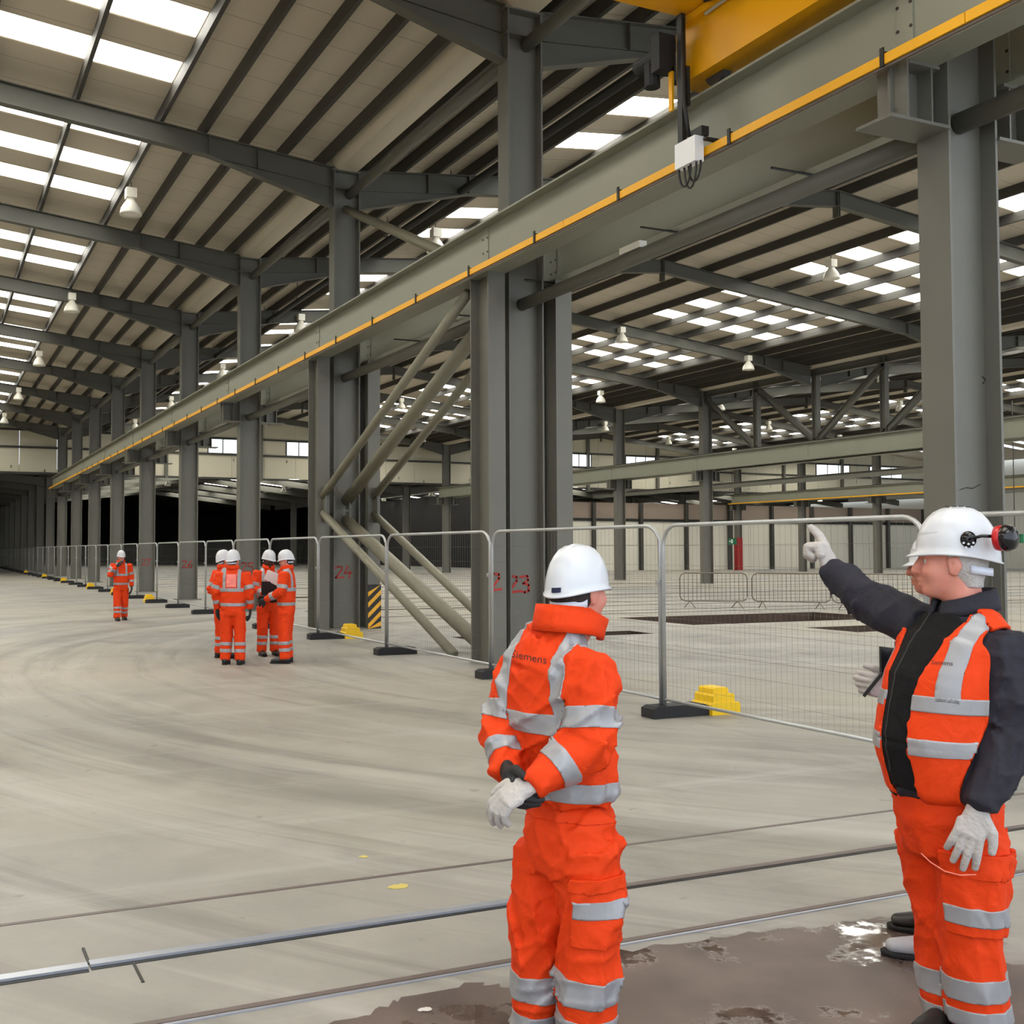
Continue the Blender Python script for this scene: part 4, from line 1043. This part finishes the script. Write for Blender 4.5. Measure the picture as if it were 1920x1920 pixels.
# ------------------------------------------------------------------ the workers
def dirs(x):
    v = ray(x, 1033); d = nrm([v.x, v.y, 0]); return d, np.array([d[1], -d[0], 0])
def turn(x, deg):
    """facing direction, deg clockwise from straight away, and the wearer's right"""
    d, r = dirs(x); a = math.radians(deg); f = math.cos(a) * d + math.sin(a) * r; return f, math.cos(a) * r - math.sin(a) * d
def grp_keep(sd, g, others): return lambda V: sd.ev(V, g) < np.min([sd.ev(V, o) for o in others], axis=0)
def dress(par, J, rgt, fwd, h=.009, jacket='orange', trousers='orange', seed=1, bands=True, amp=.008, collar=True, leg_bands=(.45, .58, .76, .89), arm_bands=True, straps=True, jname='jacket', rad=1.0, thigh=None):
    """J: joints in metres - torso list [(p, rx, ry)...] from hem to neck, arms [(p, r)...], legs [(p, r)...]"""
    out = {}
    sd = SDF(.035); out['sj'] = sd
    sd.loft(J['torso'], rgt, grp='t', close=.35)
    sd.limb(J['ra'], k=.035, grp='r', close=.45); sd.limb(J['la'], k=.035, grp='l', close=.45)
    def fold(P):
        w_ = .55 + .9 * np.exp(-np.minimum(np.linalg.norm(P - J['ra'][1][0], axis=1), np.linalg.norm(P - J['la'][1][0], axis=1)) / .13)
        return folds(P, seed, amp, .13, (1, 1, .8)) * w_ + folds(P, seed + 5, amp * .4, .07)
    V, Q = sdf_mesh(sd, h, fold); out['jV'], out['jQ'] = V, Q
    jo = np_obj(jname, V, Q, jacket, par); out['jacket'] = jo
    st = SDF(.035); out['st'] = st
    st.loft(J['hips'], rgt, grp='h', close=.4)
    st.limb(J['rl'], k=.03, grp='r', close=.3); st.limb(J['ll'], k=.03, grp='l', close=.3)
    V2, Q2 = sdf_mesh(st, h, lambda P: folds(P, seed + 9, amp * .65, .15, (1.1, 1.1, .6)) + folds(P, seed + 3, amp * .42, .08, (1, 1, 1.2))); out['tV'], out['tQ'] = V2, Q2
    out['trousers'] = np_obj('trousers', V2, Q2, trousers, par)
    kt = grp_keep(sd, 't', ('r', 'l')); kr = grp_keep(sd, 'r', ('t', 'l')); kl = grp_keep(sd, 'l', ('t', 'r')); out['kt'] = kt
    if bands:
        for zz in J.get('torso_bands', []):
            patch('reflective_band', V, Q, kt, [((0, 0, zz[0]), (0, 0, 1)), ((0, 0, zz[1]), (0, 0, -1))], 'band', jo)
        if straps and 'straps' in J:
            c0, a, b, z0 = J['straps']
            for sg in (1, -1):
                patch('reflective_strap', V, Q, lambda q: sd.ev(q, 't') < np.minimum(sd.ev(q, 'r'), sd.ev(q, 'l')) + .02, [(np.array(c0) + rgt * sg * a, rgt * sg), (np.array(c0) + rgt * sg * b, -rgt * sg), ((0, 0, z0), (0, 0, 1))], 'band', jo, smooth=30)
        if arm_bands:
            for arm, kk in (('ra', kr), ('la', kl)):
                pts = [p for p, r_ in J[arm]]
                for (i, t0, t1) in J.get('arm_bands', [(0, .50, .68), (1, .38, .58)]):
                    patch('reflective_band', V, Q, kk, between(pts[i], pts[i + 1], t0, t1), 'band', jo)
        kr2 = grp_keep(st, 'r', ('l',)); kl2 = grp_keep(st, 'l', ('r',))
        for leg, kk in (('rl', kr2), ('ll', kl2)):
            pts = [p for p, r_ in J[leg]]; n_ = len(pts)
            for t0, t1 in zip(leg_bands[::2], leg_bands[1::2]):
                patch('reflective_band', V2, Q2, kk, between(pts[-2], pts[-1], t0, t1), 'band', out['trousers'])
    return out
def add_collar(par, c, up, fwd, r0=.088, r1=.078, hgt=.07, front_drop=.03, gap=0.0, m='orange', flare=0.0, name='collar', n=28, back=0.0):
    c = np.array(c, float); f, r, u = frame(fwd, up); q = MB(); rows = 4
    for j in range(rows):
        t = j / (rows - 1)
        for i in range(n):
            a = gap + (2 * math.pi - 2 * gap) * i / (n - 1); ca = math.cos(a); rr = r0 + (r1 - r0) * t + flare * max(0, ca) ** 2 * t
            z = hgt * t * (1 - .25 * max(0, ca)) - front_drop * max(0, ca) + back * max(0, -ca)
            q.v.append(tuple(c + f * ca * rr * 1.08 + r * math.sin(a) * rr + u * z))
    q.f = [(j*n+i, j*n+i+1, (j+1)*n+i+1, (j+1)*n+i) for j in range(rows-1) for i in range(n-1)]
    o = q.build(name, m, par, True); md = o.modifiers.new('thick', 'SOLIDIFY'); md.thickness = .014; md.offset = 0; return o

# ---- the man with his hands behind his back
ZA = 3.70
pa = lambda x, y, dd=0: np.array(at(x, y, ZA + dd))
A = empty('person', at(1055, 1978, ZA), 'person in orange suit and white helmet, hands clasped behind the back, seen from behind', 'person')
A.location = (0, 0, 0)
fA, rA = turn(1060, 45)
zpx = lambda y, Z: CAMH + (1033.5 - y) / F * Z
JA = {'torso': [(pa(1072, 1478), .178, .135), (pa(1062, 1420), .190, .145), (pa(1036, 1330), .195, .140), (pa(1031, 1255), .195, .128), (pa(1045, 1208), .150, .100), (pa(1064, 1178), .085, .080)],
      'ra': [(pa(1102, 1245, -.125), .096), (pa(1106, 1395, -.20), .088), (pa(1003, 1468, -.24), .058)],
      'la': [(pa(973, 1250, .12), .085), (pa(940, 1375, .06), .076), (pa(951, 1448, -.08), .055)],
      'hips': [(pa(1074, 1515), .155, .125), (pa(1066, 1560), .180, .145), (pa(1064, 1615), .165, .135)],
      'rl': [(pa(1097, 1590, -.07), .118), (pa(1103, 1745, -.09), .102), (pa(1097, 1945, -.07), .103)],
      'll': [(pa(1020, 1590, .07), .112), (pa(1005, 1745, .07), .094), (pa(1003, 1940, .08), .086)],
      'torso_bands': [(zpx(1366, ZA), zpx(1328, ZA)), (zpx(1487, ZA), zpx(1452, ZA))],
      'straps': (pa(1046, 1300), .098, .155, zpx(1340, ZA)),
      'arm_bands': [(0, .56, .82), (1, .40, .66)]}
oA = dress(A, JA, rA, fA, .0075, seed=3, amp=.018, leg_bands=(.36, .60, .74, .98))
# thigh pocket with its own band on the right leg, waistband and pocket flap
kr = grp_keep(oA['st'], 'r', ('l', 'h'))
def side(c0, n_): return (np.array(c0), np.array(n_))
hipR, kneeR = JA['rl'][0][0], JA['rl'][1][0]
pk = patch('thigh_pocket', oA['tV'], oA['tQ'], None, between(hipR, kneeR, .36, 1.10) + [side(hipR + rA * .035 , rA * .9 - fA * .1), side(pa(1072, 1700, -.1), nrm(np.cross(rA, [0, 0, 1])) * 0 + dirs(1060)[1])], 'orange', oA['trousers'], off=.012)
patch('reflective_band', oA['tV'], oA['tQ'], None, between(hipR, kneeR, .55, .76) + [side(hipR + rA * .035, rA * .9 - fA * .1), side(pa(1076, 1700, -.1), dirs(1060)[1])], 'band', oA['trousers'], off=.015)
patch('pocket_flap', oA['tV'], oA['tQ'], None, between(hipR, kneeR, .28, .44) + [side(hipR + rA * .03, rA * .9 - fA * .1), side(pa(1070, 1650, -.1), dirs(1060)[1])], 'orange', oA['trousers'], off=.017)
patch('waistband', oA['tV'], oA['tQ'], None, [((0, 0, zpx(1526, ZA)), (0, 0, 1)), ((0, 0, zpx(1500, ZA)), (0, 0, -1))], 'orange', oA['trousers'], off=.006)
# head turned to his right
fh, rh = turn(1080, 42)
hc = pa(1084, 1108, 0) 
upA = nrm(np.array([0, 0, 1]) + fh * .06)
add_head(A, hc, fh, upA, pa(1070, 1180), .0045, hair='hair_dark', detail=True)
add_helmet(A, hc, fh, upA, badge=True, S=.89)
add_collar(A, pa(1064, 1186), nrm(np.array([0, 0, 1]) + fA * .22 ), fA, .114, .098, .090, .03, .25, flare=.05, back=.012)
# gloved hands, one holding the other wrist
add_hand(A, pa(990, 1475, -.245), nrm(np.array(pa(945, 1500, -.25)) - pa(990, 1475, -.245)), nrm(-fA + np.array([0, 0, .55])), (.45, .5, .55, .6), .6, .0035, 'glove', 1.08, name='glove')
add_hand(A, pa(953, 1452, -.13), nrm(np.array(pa(966, 1500, -.24)) - pa(953, 1452, -.12)), nrm(-fA * .9 - dirs(1000)[1] * .6), (.55, .6, .6, .65), .5, .0035, 'glove_dark', 1.05, left=True, name='glove')
text_patch('Siemens', oA['jV'], oA['jQ'], pa(991, 1241, -.2), dirs(1000)[1] * .95 + np.array([0, 0, -.14]), (0.13, 0, 1), .037, oA['jacket'], shear=.0)
for a_, fw_ in ((pa(1095, 1955, -.08), fA), (pa(1003, 1950, .08), fA)): add_boot(A, a_, fw_)

# ---- the man pointing
ZB = 3.88
pb = lambda x, y, dd=0: np.array(at(x, y, ZB + dd))
B = empty('person', (0, 0, 0), 'person in dark jacket and open orange vest, pointing with a raised gloved hand', 'person')
fB, rB = turn(1790, -126)            # faces the left of the picture, turned a little to the camera
JB = {'torso': [(pb(1772, 1462), .185, .185), (pb(1764, 1385), .200, .205), (pb(1775, 1290), .208, .190), (pb(1796, 1215), .205, .150), (pb(1806, 1165), .150, .105), (pb(1808, 1135), .085, .082)],
      'ra': [(pb(1722, 1172, .16), .092), (pb(1630, 1126, .34), .078), (pb(1556, 1066, .46), .056)],
      'la': [(pb(1880, 1210, -.15), .100), (pb(1898, 1372, -.20), .086), (pb(1838, 1508, -.24), .060)],
      'hips': [(pb(1774, 1462), .170, .170), (pb(1778, 1520), .185, .175), (pb(1782, 1580), .165, .155)],
      'rl': [(pb(1742, 1560, .10), .120), (pb(1764, 1712, .06), .094), (pb(1784, 1905, .02), .086)],
      'll': [(pb(1818, 1570, -.08), .122), (pb(1816, 1735, -.09), .102), (pb(1836, 1905, -.10), .104)]}
oB = dress(B, JB, rB, fB, .0075, jacket='navy', seed=11, amp=.013, arm_bands=False, straps=False, leg_bands=(.50, .74, .84, 1.02), jname='jacket')
# open vest: cut from the torso surface, with the front left open
sB = oB['sj']; tc_ = pb(1780, 1300)
VV, QQ = sdf_mesh(sB, .009, lambda P: folds(P, 12, .003, .2, (1, 1, .8)) - .002)      # the vest hangs smoother than the sleeves
kt = lambda q: sB.ev(q, 't') < np.minimum(sB.ev(q, 'r'), sB.ev(q, 'l')) + .012
zhem = zpx(1500, ZB)
vest = empty('vest', (0, 0, 0)); vest.parent = B
zz_ = np.array([0, 0, 1.0])
def kvest(q): return (sB.ev(q, 't') < np.minimum(sB.ev(q, 'r'), sB.ev(q, 'l')) + .012) & (np.linalg.norm((q - pb(1808, 1130))[:, :2], axis=1) > .10)
def vplanes(sg):
    """front half of the vest on one side: straight edge below the chest, slanting out to the shoulder above it"""
    e0, m_ = (.080, .20) if sg < 0 else (.045, .22); p0 = tc_ + rB * sg * e0
    return [(tc_ - fB * .02, fB), (p0, rB * sg), (p0, rB * sg - zz_ * m_)]
VTOP = ((0, 0, zpx(1132, ZB)), (0, 0, -1))
for sg in (-1, 1): patch('vest_front', VV, QQ, kvest, vplanes(sg) + [((0, 0, zhem + (.03 if sg > 0 else 0)), (0, 0, 1)), VTOP], 'vest', vest, off=.016, smooth=12)
patch('vest_back', VV, QQ, kvest, [(tc_ - fB * .02, -fB), ((0, 0, zhem), (0, 0, 1)), VTOP], 'vest', vest, off=.016, smooth=12)
for sg in (-1, 1):
    for z0, z1 in ((1.190, 1.245), (1.040, 1.095)):
        patch('reflective_band', VV, QQ, kvest, vplanes(sg) + [((0, 0, z0), (0, 0, 1)), ((0, 0, z1), (0, 0, -1))], 'band', vest, off=.0195)
    patch('reflective_strap', VV, QQ, kvest, vplanes(sg) + [(tc_ + rB * sg * .140, rB * sg), (tc_ + rB * sg * .188, -rB * sg), ((0, 0, 1.22), (0, 0, 1)), VTOP], 'band', vest, off=.0195, smooth=2)
    patch('piping', VV, QQ, kvest, vplanes(sg) + [((0, 0, zhem - .004 + (.03 if sg > 0 else 0)), (0, 0, 1)), ((0, 0, zhem + .008 + (.03 if sg > 0 else 0)), (0, 0, -1))], 'piping', vest, off=.0195)
for z0, z1 in ((1.190, 1.245), (1.040, 1.095)):
    patch('reflective_band', VV, QQ, kvest, [(tc_ - fB * .02, -fB), ((0, 0, z0), (0, 0, 1)), ((0, 0, z1), (0, 0, -1))], 'band', vest, off=.0195)
text_patch('Siemens', VV, QQ, pb(1750, 1250, -.22), dirs(1770)[1] * .95 + dirs(1770)[0] * -.3, (0, 0, 1), .022, vest, off=.0225)
# black fleece under the open vest
def keepf(q):
    l = (q - tc_) @ rB; fwd_ = (q - tc_) @ fB; return kvest(q) & (fwd_ > .03) & (l < .14) & (l > -.16)
patch('fleece_front', VV, QQ, keepf, [((0, 0, zpx(1468, ZB)), (0, 0, 1)), ((0, 0, zpx(1150, ZB)), (0, 0, -1))], 'blackcloth', oB['jacket'], off=.010, smooth=20)
patch('zip', VV, QQ, keepf, [(tc_ + rB * .012, rB), (tc_ + rB * .017, -rB), ((0, 0, zpx(1440, ZB)), (0, 0, 1)), ((0, 0, zpx(1150, ZB)), (0, 0, -1))], 'blacksteel', oB['jacket'], off=.012)
# trouser pocket on the near leg
hL, kL = JB['ll'][0][0], JB['ll'][1][0]; lB = -rB
for nm, t0, t1, mm, of in (('thigh_pocket', .14, 1.02, 'orange', .014), ('reflective_band', .70, .90, 'band', .018), ('pocket_flap', .10, .36, 'orange', .020)):
    patch(nm, oB['tV'], oB['tQ'], None, between(hL, kL, t0, t1) + [side(hL + lB * .02, lB), side(pb(1762, 1650, -.1), dirs(1790)[1])], mm, oB['trousers'], off=of)
# head, helmet with ear defenders
fhB, _ = turn(1790, -91); hcB = pb(1784, 1054, 0)
add_head(B, hcB, fhB, nrm(np.array([0, 0, 1]) - fhB * .03), pb(1812, 1140), .0045, hair='hair_grey', sc=1.07)
add_helmet(B, hcB + np.array([0, 0, .018]) - fhB * .014, fhB, nrm(np.array([0, 0, 1]) - fhB * .27), muffs=True, S=1.0, hs=1.08)
add_collar(B, pb(1808, 1146), nrm(np.array([0, 0, 1]) - fB * .0), fB, .108, .094, .075, .02, .22, m='navy', flare=.0, back=.012)
# raised hand pointing away, and the hanging hand
wr = pb(1553, 1064, .465); dr, rr_ = dirs(1550)
add_hand(B, wr, nrm(np.array(pb(1540, 1022, .50)) - wr), nrm(rr_ * .9 + np.array([0, 0, .35]) - dr * .35), (.18, 1.25, 1.3, 1.3), .75, .0035, 'glove', 1.16, spread=.1, left=False, fat=1.55)
wl = pb(1832, 1520, -.24); add_hand(B, wl, nrm(np.array(pb(1812, 1580, -.25)) - wl), -dirs(1830)[0], (.22, .20, .22, .30), .35, .0035, 'glove', 1.12, left=True, spread=.22)
cu1 = MB().tube([pb(1562, 1072, .452), pb(1555, 1066, .462)], .050, 20); cu1.build('knit_cuff', 'glove', B, True)
for a_ in (JB['rl'][-1][0], JB['ll'][-1][0]): add_boot(B, a_, turn(1790, -152)[0])

cord = MB().tube([pb(1727, 1600, -.17), pb(1745, 1617, -.20), pb(1772, 1634, -.235), pb(1800, 1641, -.25), pb(1830, 1640, -.25)], .0022, 6); M['cord'] = mat('pink_cord', srgb(236, 130, 110), .7); cord.build('pocket_cord', 'cord', oB['trousers'], True)
# ---- the man half hidden behind him
ZC = 4.55
pc = lambda x, y, dd=0: np.array(at(x, y, ZC + dd))
Cp = empty('person', (0, 0, 0), 'person in white helmet mostly hidden behind the pointing man, holding a phone', 'person')
fC, rC = turn(1760, -100)
JC = {'torso': [(pc(1790, 1440), .16, .14), (pc(1790, 1380), .17, .15), (pc(1790, 1300), .18, .15), (pc(1788, 1225), .17, .12), (pc(1785, 1180), .12, .09), (pc(1780, 1160), .08, .075)],
      'ra': [(pc(1770, 1225, .15), .075), (pc(1745, 1340, .10), .070), (pc(1675, 1292, .02), .050)],
      'la': [(pc(1800, 1225, -.12), .075), (pc(1815, 1350, -.10), .070), (pc(1745, 1400, -.02), .050)],
      'hips': [(pc(1795, 1440), .15, .13), (pc(1795, 1480), .16, .14), (pc(1795, 1520), .15, .13)],
      'rl': [(pc(1790, 1510, .08), .10), (pc(1785, 1640, .08), .085), (pc(1775, 1745, .12), .075)],
      'll': [(pc(1800, 1510, -.08), .10), (pc(1795, 1650, -.08), .085), (pc(1785, 1785, -.10), .075)]}
oC = dress(Cp, JC, rC, fC, .012, seed=21, amp=.012, bands=False)
fhC, _ = turn(1740, -92); hcC = pc(1759, 1061, 0)
add_head(Cp, hcC, fhC, (0, 0, 1), pc(1772, 1165), .005, 'skin_tan')
add_helmet(Cp, hcC - np.array([0, 0, .004]), fhC, nrm(np.array([0, 0, 1]) + fhC * .06), S=.85)
add_collar(Cp, pc(1778, 1166), (0, 0, 1), fC, .10, .088, .07, .02, .2)
wc = pc(1664, 1290, .02); add_hand(Cp, wc, nrm(np.array(pc(1638, 1284, 0)) - wc), nrm(-dirs(1650)[0] + np.array([0, 0, .1])), (.9, .95, 1.0, 1.05), .6, .004, 'glove', 1.1)
ph = empty('phone', (0, 0, 0), 'black phone held in the gloved hand of the hidden man', 'phone')
def slab(p, u, v, wn_, a, b, c): 
    u, v = nrm(u), nrm(v); w_ = nrm(np.cross(u, v)); q = MB()
    pts = [p + u * sx * a + v * sy * b + w_ * sz * c for sz in (-1, 1) for sx, sy in ((-1, -1), (1, -1), (1, 1), (-1, 1))]
    return q.add(pts, [(3,2,1,0),(4,5,6,7),(0,1,5,4),(1,2,6,5),(2,3,7,6),(3,0,4,7)])
dC, rCx = dirs(1640)
o = slab(pc(1637, 1283, -.02), rCx * .55 + np.array([0, 0, .75]), dC, 0, .062, .034, .006).build('case', 'black', ph); 
slab(pc(1637, 1283, -.02) + nrm(np.cross(rCx * .55 + np.array([0, 0, .75]), dC)) * .0065, rCx * .55 + np.array([0, 0, .75]), dC, 0, .056, .030, .001).build('screen', 'muff_black', ph)
tb = empty('tablet', (0, 0, 0), 'black tablet case tucked under the arm of the hidden man', 'tablet')
slab(pc(1690, 1243, -.04), rCx * .95 + np.array([0, 0, -.1]), np.array([0, 0, 1.0]) + dC * .35, 0, .085, .058, .008).build('cover', 'black', tb)
slab(pc(1690, 1243, -.05), rCx * .95 + np.array([0, 0, -.1]), np.array([0, 0, 1.0]) + dC * .35, 0, .077, .050, .0085).build('screen', 'muff_black', tb)
add_boot(Cp, np.array(onZ(1772, 1752)), fC, m='boot'); add_boot(Cp, np.array(onZ(1768, 1802)), fC, m='boot_grey')

# ---- the group with the clipboard, and the man walking up the aisle
def small(x, yfeet, deg, label, ra=None, la=None, H=1.79, h=.014, head_deg=None, look=0.0, jacket='orange', stride=0.0, skin='skin', hair='hair_dark', seed=1, vest_dark=False, back_patch=False, gl='glove_dark', wide=1.0, bandz=True):
    g = np.array(onZ(x, yfeet)); f, r = turn(x, deg); S = H / 1.79; z = np.array([0, 0, 1.0])
    P = lambda a, b, c: g + (r * a + f * b + z * c) * S
    per = empty('person', (0, 0, 0), label, 'person')
    ra = ra or [(.205, 0, 1.40), (.27, -.03, 1.12), (.26, .06, .88)]; la = la or [(-.205, 0, 1.40), (-.27, -.03, 1.12), (-.26, .06, .88)]
    W_ = wide
    J = {'torso': [(P(0, 0, .86), .175 * W_, .135), (P(0, .01, 1.0), .19 * W_, .15), (P(0, 0, 1.2), .195 * W_, .145), (P(0, -.01, 1.36), .185 * W_, .12), (P(0, -.01, 1.45), .13, .09), (P(0, 0, 1.50), .08, .075)],
         'ra': [(P(*ra[0]), .085 * S), (P(*ra[1]), .072 * S), (P(*ra[2]), .052 * S)], 'la': [(P(*la[0]), .085 * S), (P(*la[1]), .072 * S), (P(*la[2]), .052 * S)],
         'hips': [(P(0, 0, .90), .165, .135), (P(0, 0, .84), .175, .14), (P(0, 0, .78), .165, .13)],
         'rl': [(P(.095, 0, .80), .110), (P(.11, .02 + stride * .5, .46), .090), (P(.115, stride, .085), .084)],
         'll': [(P(-.095, 0, .80), .110), (P(-.11, .02 - stride * .3, .46), .090), (P(-.115, -stride, .085), .084)],
         'torso_bands': [(g[2] + 1.13 * S, g[2] + 1.185 * S), (g[2] + .905 * S, g[2] + .955 * S)], 'straps': (P(0, 0, 1.2), .09, .14, 1.16 * S), 'arm_bands': [(0, .62, .84), (1, .45, .68)]}
    out = dress(per, J, r, f, h, seed=seed, amp=.010, leg_bands=(.30, .44, .58, .72), jacket=jacket)
    fh_, _ = turn(x, deg if head_deg is None else head_deg); up_ = nrm(z - fh_ * look); hc_ = P(0, .01, 1.615)
    add_head(per, hc_, nrm(fh_ + z * look), up_, P(0, 0, 1.48), .009, skin, hair, False)
    add_helmet(per, hc_, nrm(fh_ + z * look), up_, detail=False, strap=True, S=.95)
    add_collar(per, P(0, 0, 1.475), (0, 0, 1), f, .10, .09, .065, .02, .2, n=16)
    for arm, lf in ((ra, False), (la, True)):
        e, w_ = P(*arm[1]), P(*arm[2]); dd = nrm(w_ - e); add_hand(per, w_ + dd * .03, dd, nrm(r * (1 if not lf else -1) + f * .2), (.28, .30, .32, .34), .5, .007, gl, 1.1, left=lf)
    for leg in ('rl', 'll'): add_boot(per, J[leg][-1][0], f, .012)
    if back_patch:
        patch('faded_patch', out['jV'], out['jQ'], out['kt'], [(P(0, 0, 1.2) - r * .075, r), (P(0, 0, 1.2) + r * .075, -r), (P(0, 0, 1.2), -f), ((0, 0, 1.20), (0, 0, 1)), ((0, 0, 1.40), (0, 0, -1))], 'patch_pink', out['jacket'], off=.006)
    return per, P, f, r, out
small(418, 1234, 60, 'person at the left of the group, partly hidden, looking up in profile', la=[(-.205, 0, 1.40), (-.24, -.10, 1.12), (-.16, .10, .98)], head_deg=75, look=.18, seed=31)
small(436, 1246, 12, 'person in the group with back to the camera and faded patch on the jacket', seed=33, back_patch=True, head_deg=30, wide=1.05)
p3, P3, f3, r3, _o = small(503, 1229, 165, 'person in the group with dark gloves and a dark clipboard', ra=[(.19, 0, 1.40), (.25, .02, 1.13), (.10, .26, 1.02)], la=[(-.19, 0, 1.40), (-.25, .02, 1.13), (-.10, .28, 1.06)], skin='skin_dark', head_deg=140, look=-.22, seed=35)
p4_, P4, f4, r4, _o = small(537, 1243, -78, 'person at the right of the group in profile, bending over the papers', ra=[(.19, 0, 1.40), (.24, .05, 1.12), (.12, .30, 1.04)], la=[(-.19, 0, 1.40), (-.25, .03, 1.13), (-.12, .30, 1.00)], look=-.20, seed=37)
small(226, 1163, 168, 'person in orange walking alone up the open aisle, hand raised to the face', ra=[(.195, 0, 1.40), (.30, .10, 1.15), (.16, .20, 1.36)], stride=.13, look=-.1, seed=39)
# clipboard and papers between the two on the right
cb = empty('clipboard', (0, 0, 0), 'black clipboard held up in the middle of the group', 'clipboard')
cc = np.array(at(506, 1103, 16.95)); dG, rG = dirs(506)
slab(cc, rG, np.array([0, 0, .9]) - dG * .3, 0, .135, .115, .006).build('board', 'black', cb)
slab(cc + np.array([0, 0, .105]) - dG * .03, rG, np.array([0, 0, .9]) - dG * .3, 0, .05, .012, .008).build('clip', 'galv', cb)
pp_ = empty('paper_sheets', (0, 0, 0), 'white sheets of paper on top of the clipboard', 'paper')
slab(np.array(at(511, 1084, 16.9)), rG * .87 + np.array([0, 0, -.45]), np.array([0, 0, .8]) + rG * .35 - dG * .3, 0, .125, .08, .003).build('sheet', 'paper', pp_)
slab(np.array(at(513, 1082, 16.93)), rG * .9 + np.array([0, 0, -.38]), np.array([0, 0, .8]) + rG * .3 - dG * .3, 0, .125, .08, .002).build('sheet', 'paper', pp_)
# ------------------------------------------------------------------ wet patch on the near floor
def wet_material():
    m = bpy.data.materials.new('wet_floor'); m.use_nodes = True; nt = m.node_tree; L = nt.links; b = nt.nodes['Principled BSDF']
    tc = nt.nodes.new('ShaderNodeTexCoord'); n = nt.nodes.new('ShaderNodeTexNoise'); n.inputs['Scale'].default_value = 2.2; n.inputs['Detail'].default_value = 6
    L.new(tc.outputs['Object'], n.inputs['Vector'])
    r = nt.nodes.new('ShaderNodeValToRGB'); r.color_ramp.elements[0].position = .35; r.color_ramp.elements[1].position = .7
    r.color_ramp.elements[0].color = srgb(76, 62, 57); r.color_ramp.elements[1].color = srgb(108, 92, 85); L.new(n.outputs['Fac'], r.inputs[0]); L.new(r.outputs[0], b.inputs['Base Color'])
    n2 = nt.nodes.new('ShaderNodeTexNoise'); n2.inputs['Scale'].default_value = 1.6; n2.inputs['Detail'].default_value = 7; n2.inputs['Roughness'].default_value = .65; L.new(tc.outputs['Object'], n2.inputs['Vector'])
    r2 = nt.nodes.new('ShaderNodeValToRGB'); r2.color_ramp.elements[0].position = .44; r2.color_ramp.elements[1].position = .48
    r2.color_ramp.elements[0].color = (.03, .03, .03, 1); r2.color_ramp.elements[1].color = (.5, .5, .5, 1); L.new(n2.outputs['Fac'], r2.inputs[0]); L.new(r2.outputs[0], b.inputs['Roughness'])
    w_ = nt.nodes.new('ShaderNodeTexNoise'); w_.inputs['Scale'].default_value = 5.0; w_.inputs['Detail'].default_value = 2; L.new(tc.outputs['Object'], w_.inputs['Vector'])
    bp = nt.nodes.new('ShaderNodeBump'); bp.inputs['Strength'].default_value = .03; bp.inputs['Distance'].default_value = .02; L.new(w_.outputs['Fac'], bp.inputs['Height']); L.new(bp.outputs[0], b.inputs['Normal'])
    b.inputs['Specular IOR Level'].default_value = .6; b.inputs['Coat Weight'].default_value = .35; L.new(r2.outputs[0], b.inputs['Coat Roughness'])
    return m
M['wet'] = wet_material()
edge = [(600, 1925), (700, 1900), (760, 1868), (900, 1842), (960, 1850), (1010, 1836), (1160, 1782), (1300, 1768), (1380, 1752), (1470, 1744), (1600, 1728), (1700, 1715), (1760, 1722), (1850, 1790), (1925, 1812), (2100, 1830), (2300, 2100), (1800, 2300), (900, 2300), (500, 2100)]
rr = random.Random(8); pts = []
for i in range(len(edge)):
    a, b_ = edge[i], edge[(i + 1) % len(edge)]
    for j in range(6):
        t = j / 6; x, y = a[0] + (b_[0] - a[0]) * t, a[1] + (b_[1] - a[1]) * t
        pts.append(onZ(x + rr.uniform(-9, 9), y + rr.uniform(-5, 5), .0035))
bm = bmesh.new(); bm.faces.new([bm.verts.new(p) for p in pts]); bmesh.ops.triangulate(bm, faces=bm.faces); bmesh.ops.recalc_face_normals(bm, faces=bm.faces)
if sum(f.normal.z for f in bm.faces) < 0: bmesh.ops.reverse_faces(bm, faces=bm.faces)
me = bpy.data.meshes.new('puddle'); bm.to_mesh(me); bm.free(); me.materials.append(M['wet'])
tag(link('puddle', me), 'dark brown wet patch on the floor around the two near men', 'puddle')
# pale paint marks and yellow scuffs
def blot(name, x, y, rx, ry, m, lab, seed, z=.002):
    c = onZ(x, y, z); q = MB(); r_ = random.Random(seed); n = 18
    q.add([(c.x, c.y, z)] + [(c.x + rx * math.cos(2*math.pi*i/n) * r_.uniform(.6, 1.1), c.y + ry * math.sin(2*math.pi*i/n) * r_.uniform(.6, 1.1), z) for i in range(n)], [(0, 1 + i, 1 + (i + 1) % n) for i in range(n)])
    tag(q.build(name, m), lab, 'stain')
M['scuff'] = mat('yellow_scuff', srgb(196, 178, 96), .8); M['chalk'] = mat('pale_mark', srgb(205, 200, 196), .8)
blot('yellow_mark', 748, 1662, .07, .05, 'scuff', 'faint yellow scuff beside the near rail', 1)
blot('yellow_mark', 682, 1606, .03, .03, 'scuff', 'small yellow speck above the floor joint', 2)
blot('chalk_mark', 797, 1892, .035, .02, 'chalk', 'small white chalk mark beside the wet patch', 3, .006)

# scribbles on the nearest column
for i, st in enumerate(([(1842, 706), (1848, 712), (1843, 719)], [(1800, 918), (1812, 914), (1824, 916), (1838, 908)])):
    cy = YK(22) - .016
    MB().tube([Vector(onY(x, y, cy)) - Vector((XL[0], YK(22), 0)) for x, y in st], .006 if i == 0 else .003, 5).build('pen_mark', 'blacksteel', COLS1[22])
